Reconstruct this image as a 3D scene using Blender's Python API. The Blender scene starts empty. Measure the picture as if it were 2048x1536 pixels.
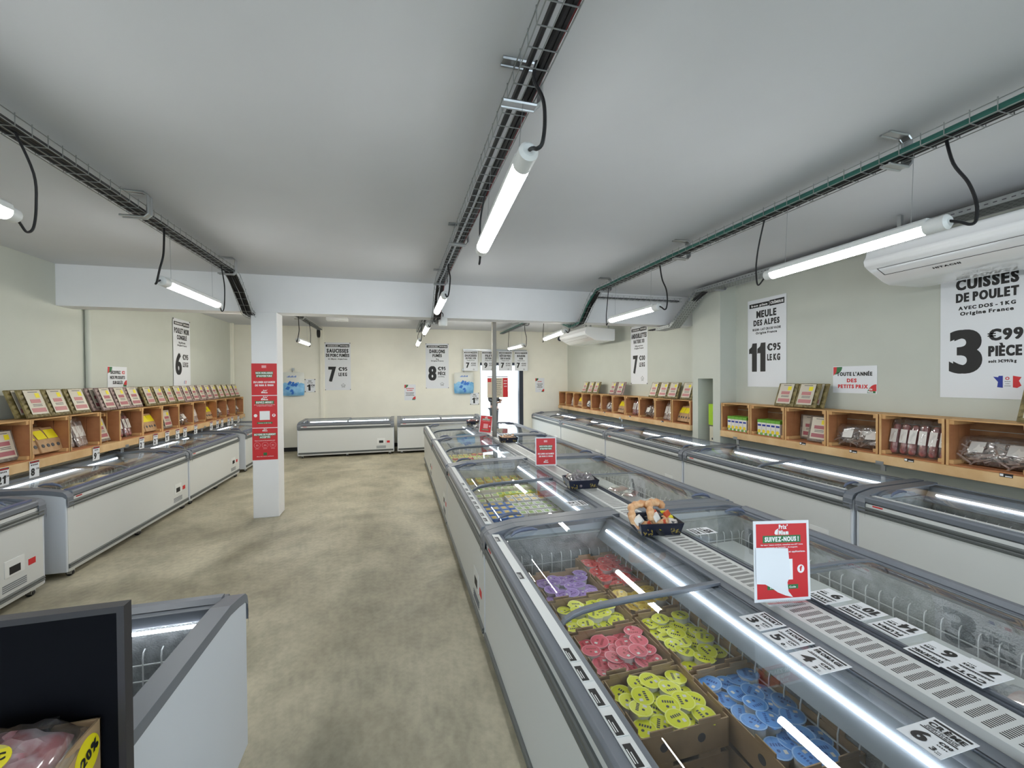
import bpy, math, random
from mathutils import Vector, Matrix, Euler
random.seed(7)
sc = bpy.context.scene
COL = sc.collection
PI = math.pi

# ---------------------------------------------------------------- camera, sky, exposure
def set_camera():
    F, W = 836.7, 2048.0
    yaw, pitch, roll = .26696, -.011438, -.006496
    cy, sy, cp, sp, cr, sr = math.cos(yaw), math.sin(yaw), math.cos(pitch), math.sin(pitch), math.cos(roll), math.sin(roll)
    fw = Vector((sy*cp, cy*cp, sp)); r = Vector((cy, -sy, 0)); u = r.cross(fw)
    r2 = r*cr + u*sr; u2 = -r*sr + u*cr
    cam = bpy.data.cameras.new('camera'); o = bpy.data.objects.new('camera', cam); COL.objects.link(o)
    cam.sensor_width = 36; cam.lens = F/W*36; cam.clip_start = .02; cam.clip_end = 200
    m = Matrix((r2, u2, -fw)).transposed().to_4x4(); m.translation = (0, 0, 1.8)
    o.matrix_world = m; sc.camera = o
set_camera()
w = bpy.data.worlds.new('sky'); sc.world = w; w.use_nodes = True
bg = w.node_tree.nodes['Background']; bg.inputs[0].default_value = (.82, .90, 1, 1); bg.inputs[1].default_value = SKY = 5.0
vs = sc.view_settings; vs.view_transform = 'Standard'; vs.look = 'None'; vs.gamma = 1; vs.use_curve_mapping = False
sc.display_settings.display_device = 'sRGB'
vs.exposure = 0.22
LAMP = 40.0          # tube lamps
LED = 11.0           # freezer strips
sc.cycles.transparent_max_bounces = 24
sc.cycles.max_bounces = 10
sc.cycles.caustics_reflective = False; sc.cycles.caustics_refractive = False
sc.cycles.sample_clamp_indirect = 4

# ---------------------------------------------------------------- materials
def lin(c):
    return tuple(((x/255)/12.92 if x/255 <= .04045 else ((x/255+.055)/1.055)**2.4) for x in c) + (1,)
MATS = {}
def mat(name, rgb, rough=.5, metal=0, noise=0, nscale=8, rgb2=None, bump=0, bscale=60, spec=.5, coat=0):
    if name in MATS: return MATS[name]
    m = bpy.data.materials.new(name); m.use_nodes = True; nt = m.node_tree; p = nt.nodes['Principled BSDF']
    p.inputs['Base Color'].default_value = lin(rgb); p.inputs['Roughness'].default_value = rough
    p.inputs['Metallic'].default_value = metal; p.inputs['Specular IOR Level'].default_value = spec
    p.inputs['Coat Weight'].default_value = coat
    if noise or bump:
        tc = nt.nodes.new('ShaderNodeTexCoord')
    if noise:
        n = nt.nodes.new('ShaderNodeTexNoise'); n.inputs['Scale'].default_value = nscale; n.inputs['Detail'].default_value = 5
        nt.links.new(tc.outputs['Object'], n.inputs['Vector'])
        r = nt.nodes.new('ShaderNodeValToRGB'); a = lin(rgb); b = lin(rgb2) if rgb2 else tuple(x*(1-noise) for x in a[:3])+(1,)
        r.color_ramp.elements[0].position = .36; r.color_ramp.elements[1].position = .64
        r.color_ramp.elements[0].color = b; r.color_ramp.elements[1].color = a
        nt.links.new(n.outputs['Fac'], r.inputs['Fac']); nt.links.new(r.outputs['Color'], p.inputs['Base Color'])
    if bump:
        n2 = nt.nodes.new('ShaderNodeTexNoise'); n2.inputs['Scale'].default_value = bscale; n2.inputs['Detail'].default_value = 4
        nt.links.new(tc.outputs['Object'], n2.inputs['Vector'])
        bn = nt.nodes.new('ShaderNodeBump'); bn.inputs['Strength'].default_value = bump; bn.inputs['Distance'].default_value = .01
        nt.links.new(n2.outputs['Fac'], bn.inputs['Height']); nt.links.new(bn.outputs['Normal'], p.inputs['Normal'])
    MATS[name] = m
    return m
def emit(name, rgb, s):
    m = bpy.data.materials.new(name); m.use_nodes = True; nt = m.node_tree; nt.nodes.clear()
    e = nt.nodes.new('ShaderNodeEmission'); e.inputs[0].default_value = lin(rgb); e.inputs[1].default_value = s
    o = nt.nodes.new('ShaderNodeOutputMaterial'); nt.links.new(e.outputs[0], o.inputs[0]); MATS[name] = m
    return m
def glass(name, tint=(.93,.96,.96), base=.05, edge=.75, rough=.01, haze=0.0, power=3.5):
    m = bpy.data.materials.new(name); m.use_nodes = True; nt = m.node_tree; nt.nodes.clear()
    N = nt.nodes.new; L = nt.links.new
    t = N('ShaderNodeBsdfTransparent'); t.inputs[0].default_value = tint+(1,)
    g = N('ShaderNodeBsdfGlossy'); g.inputs['Roughness'].default_value = rough; g.inputs[0].default_value = (1,1,1,1)
    lw = N('ShaderNodeLayerWeight'); lw.inputs[0].default_value = .5
    pw = N('ShaderNodeMath'); pw.operation = 'POWER'; pw.inputs[1].default_value = power
    mu = N('ShaderNodeMath'); mu.operation = 'MULTIPLY_ADD'; mu.inputs[1].default_value = edge; mu.inputs[2].default_value = base
    L(lw.outputs['Facing'], pw.inputs[0]); L(pw.outputs[0], mu.inputs[0])
    mx = N('ShaderNodeMixShader'); L(mu.outputs[0], mx.inputs[0])
    src = t
    if haze:
        d = N('ShaderNodeBsdfDiffuse'); d.inputs[0].default_value = (.85,.87,.88,1)
        mh = N('ShaderNodeMixShader'); mh.inputs[0].default_value = haze; L(t.outputs[0], mh.inputs[1]); L(d.outputs[0], mh.inputs[2]); src = mh
    L(src.outputs[0], mx.inputs[1]); L(g.outputs[0], mx.inputs[2])
    o = N('ShaderNodeOutputMaterial'); L(mx.outputs[0], o.inputs[0]); MATS[name] = m
    return m
M = MATS
mat('white_panel', (212,214,213), .42)
mat('end_panel', (212,217,225), .38)
mat('grey_plastic', (112,117,126), .38)
mat('dark_grey', (86,90,96), .42)
mat('violet_plastic', (108,114,146), .4)
mat('bumper', (92,96,96), .4, .1)
mat('white_rail', (226,228,228), .5)
mat('frosted_steel', (188,192,194), .38, .55, noise=.35, nscale=14, bump=.5, bscale=120)
mat('steel', (190,193,196), .28, .9)
mat('galvanised', (168,172,172), .4, .7, noise=.15, nscale=20)
mat('wire', (236,238,238), .35, .1)
mat('black_rubber', (26,26,28), .6)
mat('paper', (232,234,238), .6)
mat('ink', (22,22,24), .55)
mat('ink_grey', (70,70,74), .55)
mat('red_print', (206,38,44), .45)
mat('green_print', (42,112,62), .5)
mat('blue_print', (30,52,150), .5)
mat('white_ink', (240,240,240), .5)
mat('pink_ink', (236,170,172), .5)
mat('wood', (214,172,118), .55, noise=.3, nscale=5, rgb2=(196,148,94))
mat('wood_dark', (180,122,80), .6, noise=.3, nscale=6, rgb2=(160,102,64))
mat('wood_back', (172,128,88), .6, noise=.3, nscale=7, rgb2=(146,100,66))
mat('plank', (224,190,142), .55, noise=.2, nscale=4, rgb2=(206,166,116))
mat('card', (178,148,112), .7, noise=.15, nscale=12)
mat('card_in', (150,124,94), .75)
mat('cable_black', (22,22,26), .5)
mat('cable_green', (44,106,96), .5)
mat('cable_red', (120,34,40), .5)
mat('plastic_white', (228,230,230), .35)
mat('gloss_white', (232,234,236), .12, coat=.6)
mat('black_bin', (9,10,16), .8, spec=.12)
mat('steel_dull', (126,122,116), .4, .5)
mat('yellow', (236,220,30), .45)
mat('cup_white', (226,224,220), .35)
emit('tube_glow', (252,252,250), LAMP); emit('tube_glow_back', (255,251,240), LAMP*1.7); emit('led_glow', (240,247,255), LED)
glass('lid_glass', base=.04, edge=.58, haze=.012)
glass('window_glass', base=.03, edge=.5)
glass('film', tint=(.97,.97,.97), base=.10, edge=.6, rough=.12, haze=.05, power=2)

# ---------------------------------------------------------------- mesh helpers
class MB:
    def __init__(s): s.v = []; s.f = []; s.m = None
    def add(s, vs, fs):
        k = len(s.v)
        if s.m is not None: vs = [s.m @ Vector(p) for p in vs]
        s.v += [tuple(p) for p in vs]; s.f += [tuple(i+k for i in f) for f in fs]; return s
    def box(s, x0, y0, z0, x1, y1, z1):
        if x0 > x1: x0, x1 = x1, x0
        if y0 > y1: y0, y1 = y1, y0
        if z0 > z1: z0, z1 = z1, z0
        return s.add([(x0,y0,z0),(x1,y0,z0),(x1,y1,z0),(x0,y1,z0),(x0,y0,z1),(x1,y0,z1),(x1,y1,z1),(x0,y1,z1)],
              [(0,3,2,1),(4,5,6,7),(0,1,5,4),(1,2,6,5),(2,3,7,6),(3,0,4,7)])
    def cbox(s, c, d): return s.box(c[0]-d[0]/2, c[1]-d[1]/2, c[2]-d[2]/2, c[0]+d[0]/2, c[1]+d[1]/2, c[2]+d[2]/2)
    def prism(s, poly, a, b, axis='y'):          # polygon in the two other axes, extruded a..b
        n = len(poly)
        def P(p, t): return (p[0],t,p[1]) if axis == 'y' else ((t,p[0],p[1]) if axis == 'x' else (p[0],p[1],t))
        vs = [P(p,a) for p in poly]+[P(p,b) for p in poly]
        fs = [tuple(range(n)), tuple(range(2*n-1, n-1, -1))]+[(i, n+i, n+(i+1)%n, (i+1)%n) for i in range(n)]
        return s.add(vs, fs)
    def band(s, pts, th, a, b, axis='y'):       # open polyline thickened downwards by th, extruded a..b
        return s.prism(list(pts)+[(p[0], p[1]-th) for p in reversed(pts)], a, b, axis)
    def tube(s, path, r, n=6, cap=True):
        pts = [Vector(p) for p in path]; vs = []; fs = []; prev = None
        for i, p in enumerate(pts):
            t = (pts[min(i+1,len(pts)-1)]-pts[max(i-1,0)]).normalized()
            if prev is None:
                a = Vector((0,0,1)) if abs(t.z) < .9 else Vector((1,0,0)); u = t.cross(a).normalized()
            else: u = (prev - t*prev.dot(t)).normalized()
            prev = u; v = t.cross(u)
            rr = r[i] if isinstance(r, (list,tuple)) else r
            for k in range(n):
                q = 2*PI*k/n + (PI/4 if n == 4 else 0); vs.append(p+u*math.cos(q)*rr+v*math.sin(q)*rr)
        for i in range(len(pts)-1):
            for k in range(n): fs.append((i*n+k, i*n+(k+1)%n, (i+1)*n+(k+1)%n, (i+1)*n+k))
        if cap: fs += [tuple(range(n-1,-1,-1)), tuple(range((len(pts)-1)*n, len(pts)*n))]
        return s.add(vs, fs)
    def lathe(s, prof, n=16, c=(0,0,0), sx=1, sy=1):
        vs = []; fs = []
        for r, z in prof:
            for k in range(n): vs.append((c[0]+r*math.cos(2*PI*k/n)*sx, c[1]+r*math.sin(2*PI*k/n)*sy, c[2]+z))
        for i in range(len(prof)-1):
            for k in range(n): fs.append((i*n+k, i*n+(k+1)%n, (i+1)*n+(k+1)%n, (i+1)*n+k))
        fs += [tuple(range(n-1,-1,-1)), tuple(range((len(prof)-1)*n, len(prof)*n))]
        return s.add(vs, fs)
    def disc(s, x, y, r, z, n=20, rx=None, r0=0):
        ry = r; rx = rx or r
        o = [(x+rx*math.cos(2*PI*k/n), y+ry*math.sin(2*PI*k/n), z) for k in range(n)]
        if not r0: return s.add(o, [tuple(range(n))])
        i = [(x+rx*r0*math.cos(2*PI*k/n), y+ry*r0*math.sin(2*PI*k/n), z) for k in range(n)]
        return s.add(o+i, [(k,(k+1)%n,n+(k+1)%n,n+k) for k in range(n)])
    def rect(s, x0, y0, x1, y1, z=0): return s.add([(x0,y0,z),(x1,y0,z),(x1,y1,z),(x0,y1,z)], [(0,1,2,3)])
    def poly(s, pts, z=0): return s.add([(p[0],p[1],z) for p in pts], [tuple(range(len(pts)))])
    def pillow(s, w, d, t, nx=8, ny=8, c=(0,0,0), wr=.0, seed=0):
        rnd = random.Random(seed); vs = []; fs = []
        for sgn in (1,-1):
            for j in range(ny+1):
                for i in range(nx+1):
                    u = 2*i/nx-1; v = 2*j/ny-1
                    h = t/2*((1-u**4)*(1-v**4))**.6+ .0015
                    h += wr*rnd.uniform(-1,1)*(1-abs(u)**4)*(1-abs(v)**4)
                    vs.append((c[0]+u*w/2*(1-.06*v*v), c[1]+v*d/2*(1-.06*u*u), c[2]+sgn*h))
        n = (nx+1)*(ny+1)
        for j in range(ny):
            for i in range(nx):
                a = j*(nx+1)+i; q = (a,a+1,a+nx+2,a+nx+1); fs.append(q); fs.append(tuple(n+k for k in reversed(q)))
        e = [i for i in range(nx+1)]+[(j+1)*(nx+1)-1 for j in range(1,ny+1)]+[ny*(nx+1)+i for i in range(nx-1,-1,-1)]+[j*(nx+1) for j in range(ny-1,0,-1)]
        for a, b in zip(e, e[1:]+e[:1]): fs.append((a, n+a, n+b, b))
        return s.add(vs, fs)
    def build2(s, other, name, m, m2, parent=None, bevel=0):
        """one mesh, the faces of `other` in a second material"""
        n = len(s.f); s.add(other.v, other.f); o = s.build(name, m, parent, bevel=bevel)
        o.data.materials.append(M[m2]); o.data.polygons.foreach_set('material_index', [0]*n+[1]*(len(s.f)-n)); return o
    def build(s, name, m, parent=None, smooth=False, bevel=0, loc=None, rot=None):
        me = bpy.data.meshes.new(name); me.from_pydata(s.v, [], s.f); me.update()
        me.materials.append(M[m] if isinstance(m, str) else m)
        if smooth:
            me.polygons.foreach_set('use_smooth', [True]*len(me.polygons))
            me.set_sharp_from_angle(angle=math.radians(40))
        o = bpy.data.objects.new(name, me); COL.objects.link(o)
        if parent: o.parent = parent
        if loc: o.location = loc
        if rot: o.rotation_euler = rot
        if bevel:
            b = o.modifiers.new('bevel', 'BEVEL'); b.width = bevel; b.segments = 2; b.limit_method = 'ANGLE'
        return o
def tag(o, label=None, cat=None, group=None, kind=None):
    if label: o['label'] = label
    if cat: o['category'] = cat
    if group: o['group'] = group
    if kind: o['kind'] = kind
    return o
def thing(name, label, cat, loc=(0,0,0), rot=(0,0,0), group=None):
    o = bpy.data.objects.new(name, None); COL.objects.link(o); o.empty_display_size = .05
    o.location = loc; o.rotation_euler = rot
    return tag(o, label, cat, group)
def copy_tree(o, parent=None):
    c = o.copy(); COL.objects.link(c)
    if parent: c.parent = parent
    for ch in list(o.children): copy_tree(ch, c)
    return c
def dup(o, loc, rot=None, label=None, group=None):
    c = copy_tree(o); c.location = loc
    if rot is not None: c.rotation_euler = rot
    if label: c['label'] = label
    if group: c['group'] = group
    return c
PROTO = {}
def place(key, make, loc, rot, label, group=None):   # first use places the original, later uses copies
    if key not in PROTO: o = PROTO[key] = make()
    else: o = copy_tree(PROTO[key])
    o.location = loc; o.rotation_euler = rot; o['label'] = label
    if group: o['group'] = group
    elif 'group' in o: del o['group']
    return o
def struct(o): o['kind'] = 'structure'; return o

# ---------------------------------------------------------------- lettering: bold glyph outlines cut from the built-in font
GL = {}
def make_glyphs(chars):
    cu = bpy.data.curves.new('glyph', 'FONT'); cu.size = 1; cu.offset = .042; cu.resolution_u = 3
    o = bpy.data.objects.new('glyph', cu); COL.objects.link(o)
    for ch in chars:
        cu.body = ch; dg = ch in '0123456789'; cu.resolution_u = 6 if dg else 3; cu.offset = .026 if dg else .042; bpy.context.view_layer.update()
        me = o.evaluated_get(bpy.context.evaluated_depsgraph_get()).to_mesh()
        vs = [(v.co.x, v.co.y) for v in me.vertices]; fs = [tuple(p.vertices) for p in me.polygons]
        GL[ch] = (vs, fs)
        o.to_mesh_clear()
    bpy.data.objects.remove(o); bpy.data.curves.remove(cu)
    y1 = max(p[1] for p in GL['H'][0]); y0 = min(p[1] for p in GL['H'][0]); k = y1-y0
    GL['1'] = ([(.22*k,y0),(.46*k,y0),(.46*k,y1),(.26*k,y1),(.20*k,y1-.12*k),(0,y1-.20*k),(0,y1-.37*k),(.22*k,y1-.33*k)], [tuple(range(8))])
    hs = [p[1] for p in GL['H'][0]]; y0, y1 = min(hs), max(hs)
    for ch, (vs, fs) in list(GL.items()):
        x0 = min(p[0] for p in vs); x1 = max(p[0] for p in vs)
        GL[ch] = ([((p[0]-x0)/(y1-y0), (p[1]-y0)/(y1-y0)) for p in vs], fs, (x1-x0)/(y1-y0))
make_glyphs("ABCDEFGHIJKLMNOPQRSTUVWXYZÉÈÊÀÔabcdefghijklmnopqrstuvwxyzé0123456789€-'!/.,%")
def _euro():      # a C with two bars
    vs, fs, wd = GL['C']; sh = .10; n = len(vs); v = [(p[0]+sh, p[1]) for p in vs]
    for y in (.36, .56): v += [(0,y),(.58,y),(.60,y+.10),(.02,y+.10)]
    GL['€'] = (v, fs+[tuple(range(n,n+4)), tuple(range(n+4,n+8))], wd+sh)
_euro()
def text(mb, s, cx, y, h, w=None, z=0, cond=.72, align='c'):
    """lettering with baseline y, cap height h; squeezed to the width w, or condensed by cond"""
    gap = .17; x = 0; items = []
    for ch in s:
        if ch == ' ': x += .38; continue
        items.append((ch, x)); x += GL[ch][2]+gap
    tot = x-gap
    k = (w/tot) if w else h*cond
    x0 = cx-tot*k/2 if align == 'c' else (cx if align == 'l' else cx-tot*k)
    for ch, px in items:
        vs, fs, _ = GL[ch]
        e = .028*h*(1.35 if ch in '0123456789' else 1)
        for dx in ((-e, e) if h > .012 else (0,)):
            mb.add([(x0+(px+p[0])*k+dx, y+p[1]*h, z+dx*.004) for p in vs], fs)
    return mb
# ================================================================ THE ROOM
CE, XL, XR, YB, YF = 3.19, -3.86, 4.95, 11.73, -3.2
def concrete():
    m = bpy.data.materials.new('concrete_floor'); m.use_nodes = True; nt = m.node_tree; p = nt.nodes['Principled BSDF']
    N = nt.nodes.new; L = nt.links.new
    tc = N('ShaderNodeTexCoord'); mp = N('ShaderNodeMapping'); mp.inputs['Scale'].default_value = (1, .8, 1); mp.inputs['Rotation'].default_value = (0,0,.5)
    L(tc.outputs['Object'], mp.inputs[0])
    n1 = N('ShaderNodeTexNoise'); n1.inputs['Scale'].default_value = .7; n1.inputs['Detail'].default_value = 6; n1.inputs['Distortion'].default_value = 1.2
    n2 = N('ShaderNodeTexNoise'); n2.inputs['Scale'].default_value = 3.2; n2.inputs['Detail'].default_value = 8; n2.inputs['Roughness'].default_value = .65
    n3 = N('ShaderNodeTexNoise'); n3.inputs['Scale'].default_value = 26; n3.inputs['Detail'].default_value = 6
    for n in (n1, n2, n3): L(mp.outputs[0], n.inputs['Vector'])
    r1 = N('ShaderNodeValToRGB'); r1.color_ramp.elements[0].color = lin((164,157,136)); r1.color_ramp.elements[1].color = lin((196,189,166))
    r1.color_ramp.elements[0].position = .40; r1.color_ramp.elements[1].position = .62
    L(n1.outputs['Fac'], r1.inputs[0])
    r2 = N('ShaderNodeValToRGB'); r2.color_ramp.elements[0].color = (.62,.63,.62,1); r2.color_ramp.elements[1].color = (1,1,1,1)
    r2.color_ramp.elements[0].position = .34; r2.color_ramp.elements[1].position = .56
    L(n2.outputs['Fac'], r2.inputs[0])
    r3 = N('ShaderNodeValToRGB'); r3.color_ramp.elements[0].color = (.86,.86,.86,1); r3.color_ramp.elements[1].color = (1,1,1,1); r3.color_ramp.elements[0].position = .35; r3.color_ramp.elements[1].position = .6
    L(n3.outputs['Fac'], r3.inputs[0])
    a = N('ShaderNodeMixRGB'); a.blend_type = 'MULTIPLY'; a.inputs[0].default_value = .8; L(r1.outputs[0], a.inputs[1]); L(r2.outputs[0], a.inputs[2])
    b = N('ShaderNodeMixRGB'); b.blend_type = 'MULTIPLY'; b.inputs[0].default_value = 1; L(a.outputs[0], b.inputs[1]); L(r3.outputs[0], b.inputs[2])
    L(b.outputs[0], p.inputs['Base Color']); p.inputs['Roughness'].default_value = .5
    rr = N('ShaderNodeMapRange'); rr.inputs[3].default_value = .38; rr.inputs[4].default_value = .62; L(n2.outputs['Fac'], rr.inputs[0]); L(rr.outputs[0], p.inputs['Roughness'])
    MATS['concrete_floor'] = m
concrete()
mat('wall_paint_brightened', (246,243,230), .7, noise=.03, nscale=3)  # back wall's stronger light put into the colour; same paint as the sides
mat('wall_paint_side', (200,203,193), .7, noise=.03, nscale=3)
mat('white_paint', (240,240,242), .75, noise=.03, nscale=2)
mat('ceiling_paint', (212,214,218), .85, noise=.04, nscale=1.2)
mat('dark_frame', (44,50,62), .4)
mat('outside_ground', (212,212,210), .8)

struct(MB().box(XL-.2, YF-.2, -.15, XR+.2, YB+.2, 0).build('floor', 'concrete_floor'))
struct(MB().box(XL-.2, YF-.2, CE, XR+.2, YB+.2, CE+.15).build('ceiling', 'ceiling_paint'))
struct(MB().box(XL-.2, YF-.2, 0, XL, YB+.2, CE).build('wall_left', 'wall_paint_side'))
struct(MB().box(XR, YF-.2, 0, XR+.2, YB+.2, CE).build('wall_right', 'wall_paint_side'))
DX0, DX1, DZ = 2.27, 3.54, 2.30
struct(MB().box(XL, YB, 0, DX0, YB+.2, CE).box(DX1, YB, 0, XR, YB+.2, CE).box(DX0, YB, DZ, DX1, YB+.2, CE).build('wall_back', 'wall_paint_brightened'))
# shop front behind the camera: low sill, head, piers and the glazing the daylight comes through
wf = MB().box(XL, YF-.2, 0, XR, YF, .12).box(XL, YF-.2, 2.9, XR, YF, CE)
for x in (XL+.1, -.95, 2.0, XR-.1): wf.box(x-.1, YF-.2, .12, x+.1, YF, 2.9)
struct(wf.build('wall_front', 'white_paint'))
for i, (a, b) in enumerate(((XL+.2, -1.05), (-.85, 1.9), (2.1, XR-.2))):
    f = MB().box(a, YF-.13, .12, a+.06, YF-.07, 2.9).box(b-.06, YF-.13, .12, b, YF-.07, 2.9).box(a, YF-.13, .12, b, YF-.07, .18).box(a, YF-.13, 2.84, b, YF-.07, 2.9)
    fo = struct(f.build('window_%d' % (i+1), 'dark_frame'))
    MB().box(a+.06, YF-.105, .18, b-.06, YF-.095, 2.84).build('pane', 'window_glass', fo)
struct(MB().box(XL, 6.155, 2.70, XR, 6.42, CE).build('ceiling_beam', 'white_paint'))
struct(MB().box(-1.835, 6.15, 0, -1.53, 6.43, 2.70).build('column', 'white_paint', bevel=.006))
# pilaster on the right wall with its niche
PX, PY0, PY1, NY0, NY1, NZ0, NZ1 = 4.66, 5.22, 5.83, 5.37, 5.70, .70, 1.79
pl = MB().box(PX, PY0, 0, XR, NY0, CE).box(PX, NY1, 0, XR, PY1, CE).box(PX, NY0, 0, XR, NY1, NZ0).box(PX, NY0, NZ1, XR, NY1, CE)
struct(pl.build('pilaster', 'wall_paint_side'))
struct(MB().box(XL, YB-.015, 0, DX0-.02, YB, .10).build('baseboard_back', 'black_rubber'))
struct(MB().box(XL, YB-.28, 0, XL+.06, YB-.20, CE).build('trim_1', 'wall_paint_brightened'))
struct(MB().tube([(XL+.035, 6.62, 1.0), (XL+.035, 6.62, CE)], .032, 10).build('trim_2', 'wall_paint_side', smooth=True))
struct(MB().box(-1.915, YB-.05, .1, -1.845, YB, 3.12).build('trim_3', 'wall_paint_brightened'))
# back door: dark frame, glass leaf
dr = struct(MB().box(DX1-.12, YB-.02, 0, DX1, YB+.14, DZ).box(DX0, YB, DZ-.10, DX1, YB+.14, DZ).box(DX0, YB+.04, 0, DX0+.02, YB+.14, DZ).build('door_1', 'dark_frame'))
MB().box(DX0+.02, YB+.085, 0.01, DX1-.12, YB+.095, DZ-.10).build('pane', 'window_glass', dr)
MB().box(DX0-.05, YB-.012, DZ-.02, DX1+.05, YB, DZ+.30).build('head_panel', 'wall_paint_brightened', dr)
struct(MB().box(-30, YB+.2, -.2, 40, 60, -.02).box(-30, -60, -.2, 40, YF-.2, -.02).build('outside_ground', 'outside_ground'))

# ================================================================ CHEST FREEZERS
mat('handle_grey', (98,106,128), .35); mat('inner_grey', (126,133,141), .45, .1)
def freezer(L, D=.955, rail='white', led='rear', lids=2, disp=True, split=.5, over=1):
    """front looks towards -x, rear at x=D, length along y"""
    t = thing('chest_freezer', '', 'freezer'); h = L/2
    b = MB().box(0, -h+.02, .062, .06, h-.02, .746).box(D-.05, -h+.02, .062, D, h-.02, .80)
    b.box(.06, -h+.02, .062, D-.05, -h+.06, .74).box(.06, h-.06, .062, D-.05, h-.02, .74).box(.06, -h+.06, .062, D-.05, h-.06, .16)
    b.build('cabinet', 'white_panel', t)
    li = MB().box(.06, -h+.06, .16, .068, h-.06, .735).box(D-.058, -h+.06, .16, D-.05, h-.06, .70).box(.068, -h+.06, .16, D-.058, -h+.07, .735).box(.068, h-.07, .16, D-.058, h-.06, .735).box(.068, -h+.07, .16, D-.058, h-.07, .17)
    li.build('inner_liner', 'frosted_steel', t)
    prof = [(0,.062),(0,.74),(.006,.77),(.03,.792),(.10,.805),(.2,.815),(.4,.82),(.65,.826),(D,.832),(D,.062)]
    top = [(-.012,.70),(-.014,.745),(-.004,.775),(.022,.797),(.10,.815),(.2,.832),(.4,.838),(.65,.844),(D,.85)]
    for s in (-1, 1):
        a, c = (h-.022)*s, h*s
        MB().prism(prof, min(a,c), max(a,c)).build('end_panel', 'end_panel', t, bevel=.008)
        a, c = (h-.075)*s, (h+.003)*s
        MB().band(top, .042, min(a,c), max(a,c)).build('end_cap', 'grey_plastic', t, bevel=.007)
    for z0, z1 in ((.65,.709), (.092,.133)):
        d = z1-z0; q = [(0,z0)]
        for k in range(2):
            za = z0+d*k/2; q += [(-.008,za+.002),(-.014,za+d*.14),(-.014,za+d*.36),(-.008,za+d*.47)]
        q.append((0,z1)); MB().prism(q[::-1], -h+.02, h-.02).build('bumper', 'bumper', t)
    MB().prism([(.0,.746),(-.008,.75),(-.010,.785),(.0,.796),(.035,.80),(.105,.785),(.105,.735),(.0,.735)], -h+.07, h-.07).build('front_rail', 'grey_plastic', t, bevel=.003)
    if rail == 'white':
        MB().prism([(.030,.8005),(.028,.806),(.074,.8025),(.075,.7955)], -h+.10, h-.10).build('price_rail', 'white_rail', t)
    else:
        MB().prism([(.030,.8005),(.028,.812),(.06,.812),(.083,.7935)], -h+.08, h-.08).build('glass_track', 'violet_plastic' if rail == 'violet' else 'grey_plastic', t)
    MB().box(D-.105, -h+.07, .735, D-.002, h-.07, .828).box(D-.07, -h+.07, .828, D-.05, h-.07, .836).build('rear_ledge', 'grey_plastic', t)
    MB().prism([(D-.175,.70),(D-.105,.80),(D-.105,.70)], -h+.07, h-.07).build('inner_rail', 'inner_grey', t)
    if led == 'rear': MB().prism([(D-.140,.758),(D-.132,.769),(D-.137,.774),(D-.145,.763)], -h+.14, h-.14).build('light_strip', 'led_glow', t)
    else: MB().box(.107, -h+.14, .714, .116, h-.14, .726).build('light_strip', 'led_glow', t)
    # sliding lids
    gp = [(.10,.757),(.122,.783),(.155,.800),(.20,.812),(.28,.822),(.42,.828),(.65,.831),(D-.06,.836)]
    for k in range(lids):
        up = .010 if k == over else -.004
        y0, y1 = ((-h+.075, -h+L*split+.02) if k == 0 else (-h+L*split-.02, h-.075))
        P = [(x, z+up) for x, z in gp]
        fr = MB()
        for ya, yb in ((y0, y0+.028), (y1-.028, y1)): fr.band([(x, z+.004) for x, z in P], .014, ya, yb)
        fr.box(P[0][0]-.002, y0+.02, P[0][1]-.010, P[0][0]+.006, y1-.02, P[0][1]+.003).box(P[-1][0]-.012, y0+.02, P[-1][1]-.010, P[-1][0], y1-.02, P[-1][1]+.004)
        fo = fr.build('lid', 'grey_plastic', t, bevel=.003)
        n = len(P); vs = [(x, y0+.028, z) for x, z in P]+[(x, y1-.028, z) for x, z in P]
        g = MB().add(vs, [(i, n+i, n+i+1, i+1) for i in range(n-1)]).build('pane', 'lid_glass', fo, smooth=True)
        s = -1 if k == 0 else 1; yo = (y0+.10 if k == 0 else y1-.10)
        hp = [(.135,yo,.80+up),(.16,yo,.822+up),(.21,yo,.836+up),(.27,yo,.836+up),(.31,yo,.826+up)]
        MB().tube(hp, [.005,.011,.014,.011,.005], 8).build('handle', 'handle_grey', fo, smooth=True)
    # wire baskets along the walls
    wb = MB(); r = .0033
    def vert(x, y, nx, ny): wb.tube([(x,y,.18),(x,y,.60),(x-nx*.006,y-ny*.006,.622),(x-nx*.02,y-ny*.02,.63)], r, 4)
    n = int((L-.2)/.066)
    for i in range(n+1):
        y = -h+.10+i*(L-.2)/n; vert(.09, y, 1, 0); vert(D-.085, y, -1, 0)
    n = int((D-.2)/.066)
    for i in range(n+1):
        x = .095+i*(D-.19)/n
        for y, s in ((-h+.085, 1), (h-.085, -1)): vert(x, y, 0, s)
    for z in (.22, .36, .50, .57):
        wb.tube([(.09,-h+.085,z),(D-.085,-h+.085,z),(D-.085,h-.085,z),(.09,h-.085,z),(.09,-h+.085,z)], r, 4)
    wb.build('wire_basket', 'wire', t)
    for x, y in ((.035,-h+.10),(.035,h-.10),(D-.08,-h+.10),(D-.08,h-.10),(.035,0)):
        c = MB().box(x-.02, y-.02, .045, x+.02, y+.02, .063).box(x-.018, y-.022, .02, x+.018, y-.016, .05).box(x-.018, y+.016, .02, x+.018, y+.022, .05).build('caster', 'steel', t)
        MB().tube([(x+.004, y-.014, .027), (x+.004, y+.014, .027)], .026, 14).build('wheel', 'black_rubber', c, smooth=True)
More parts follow.
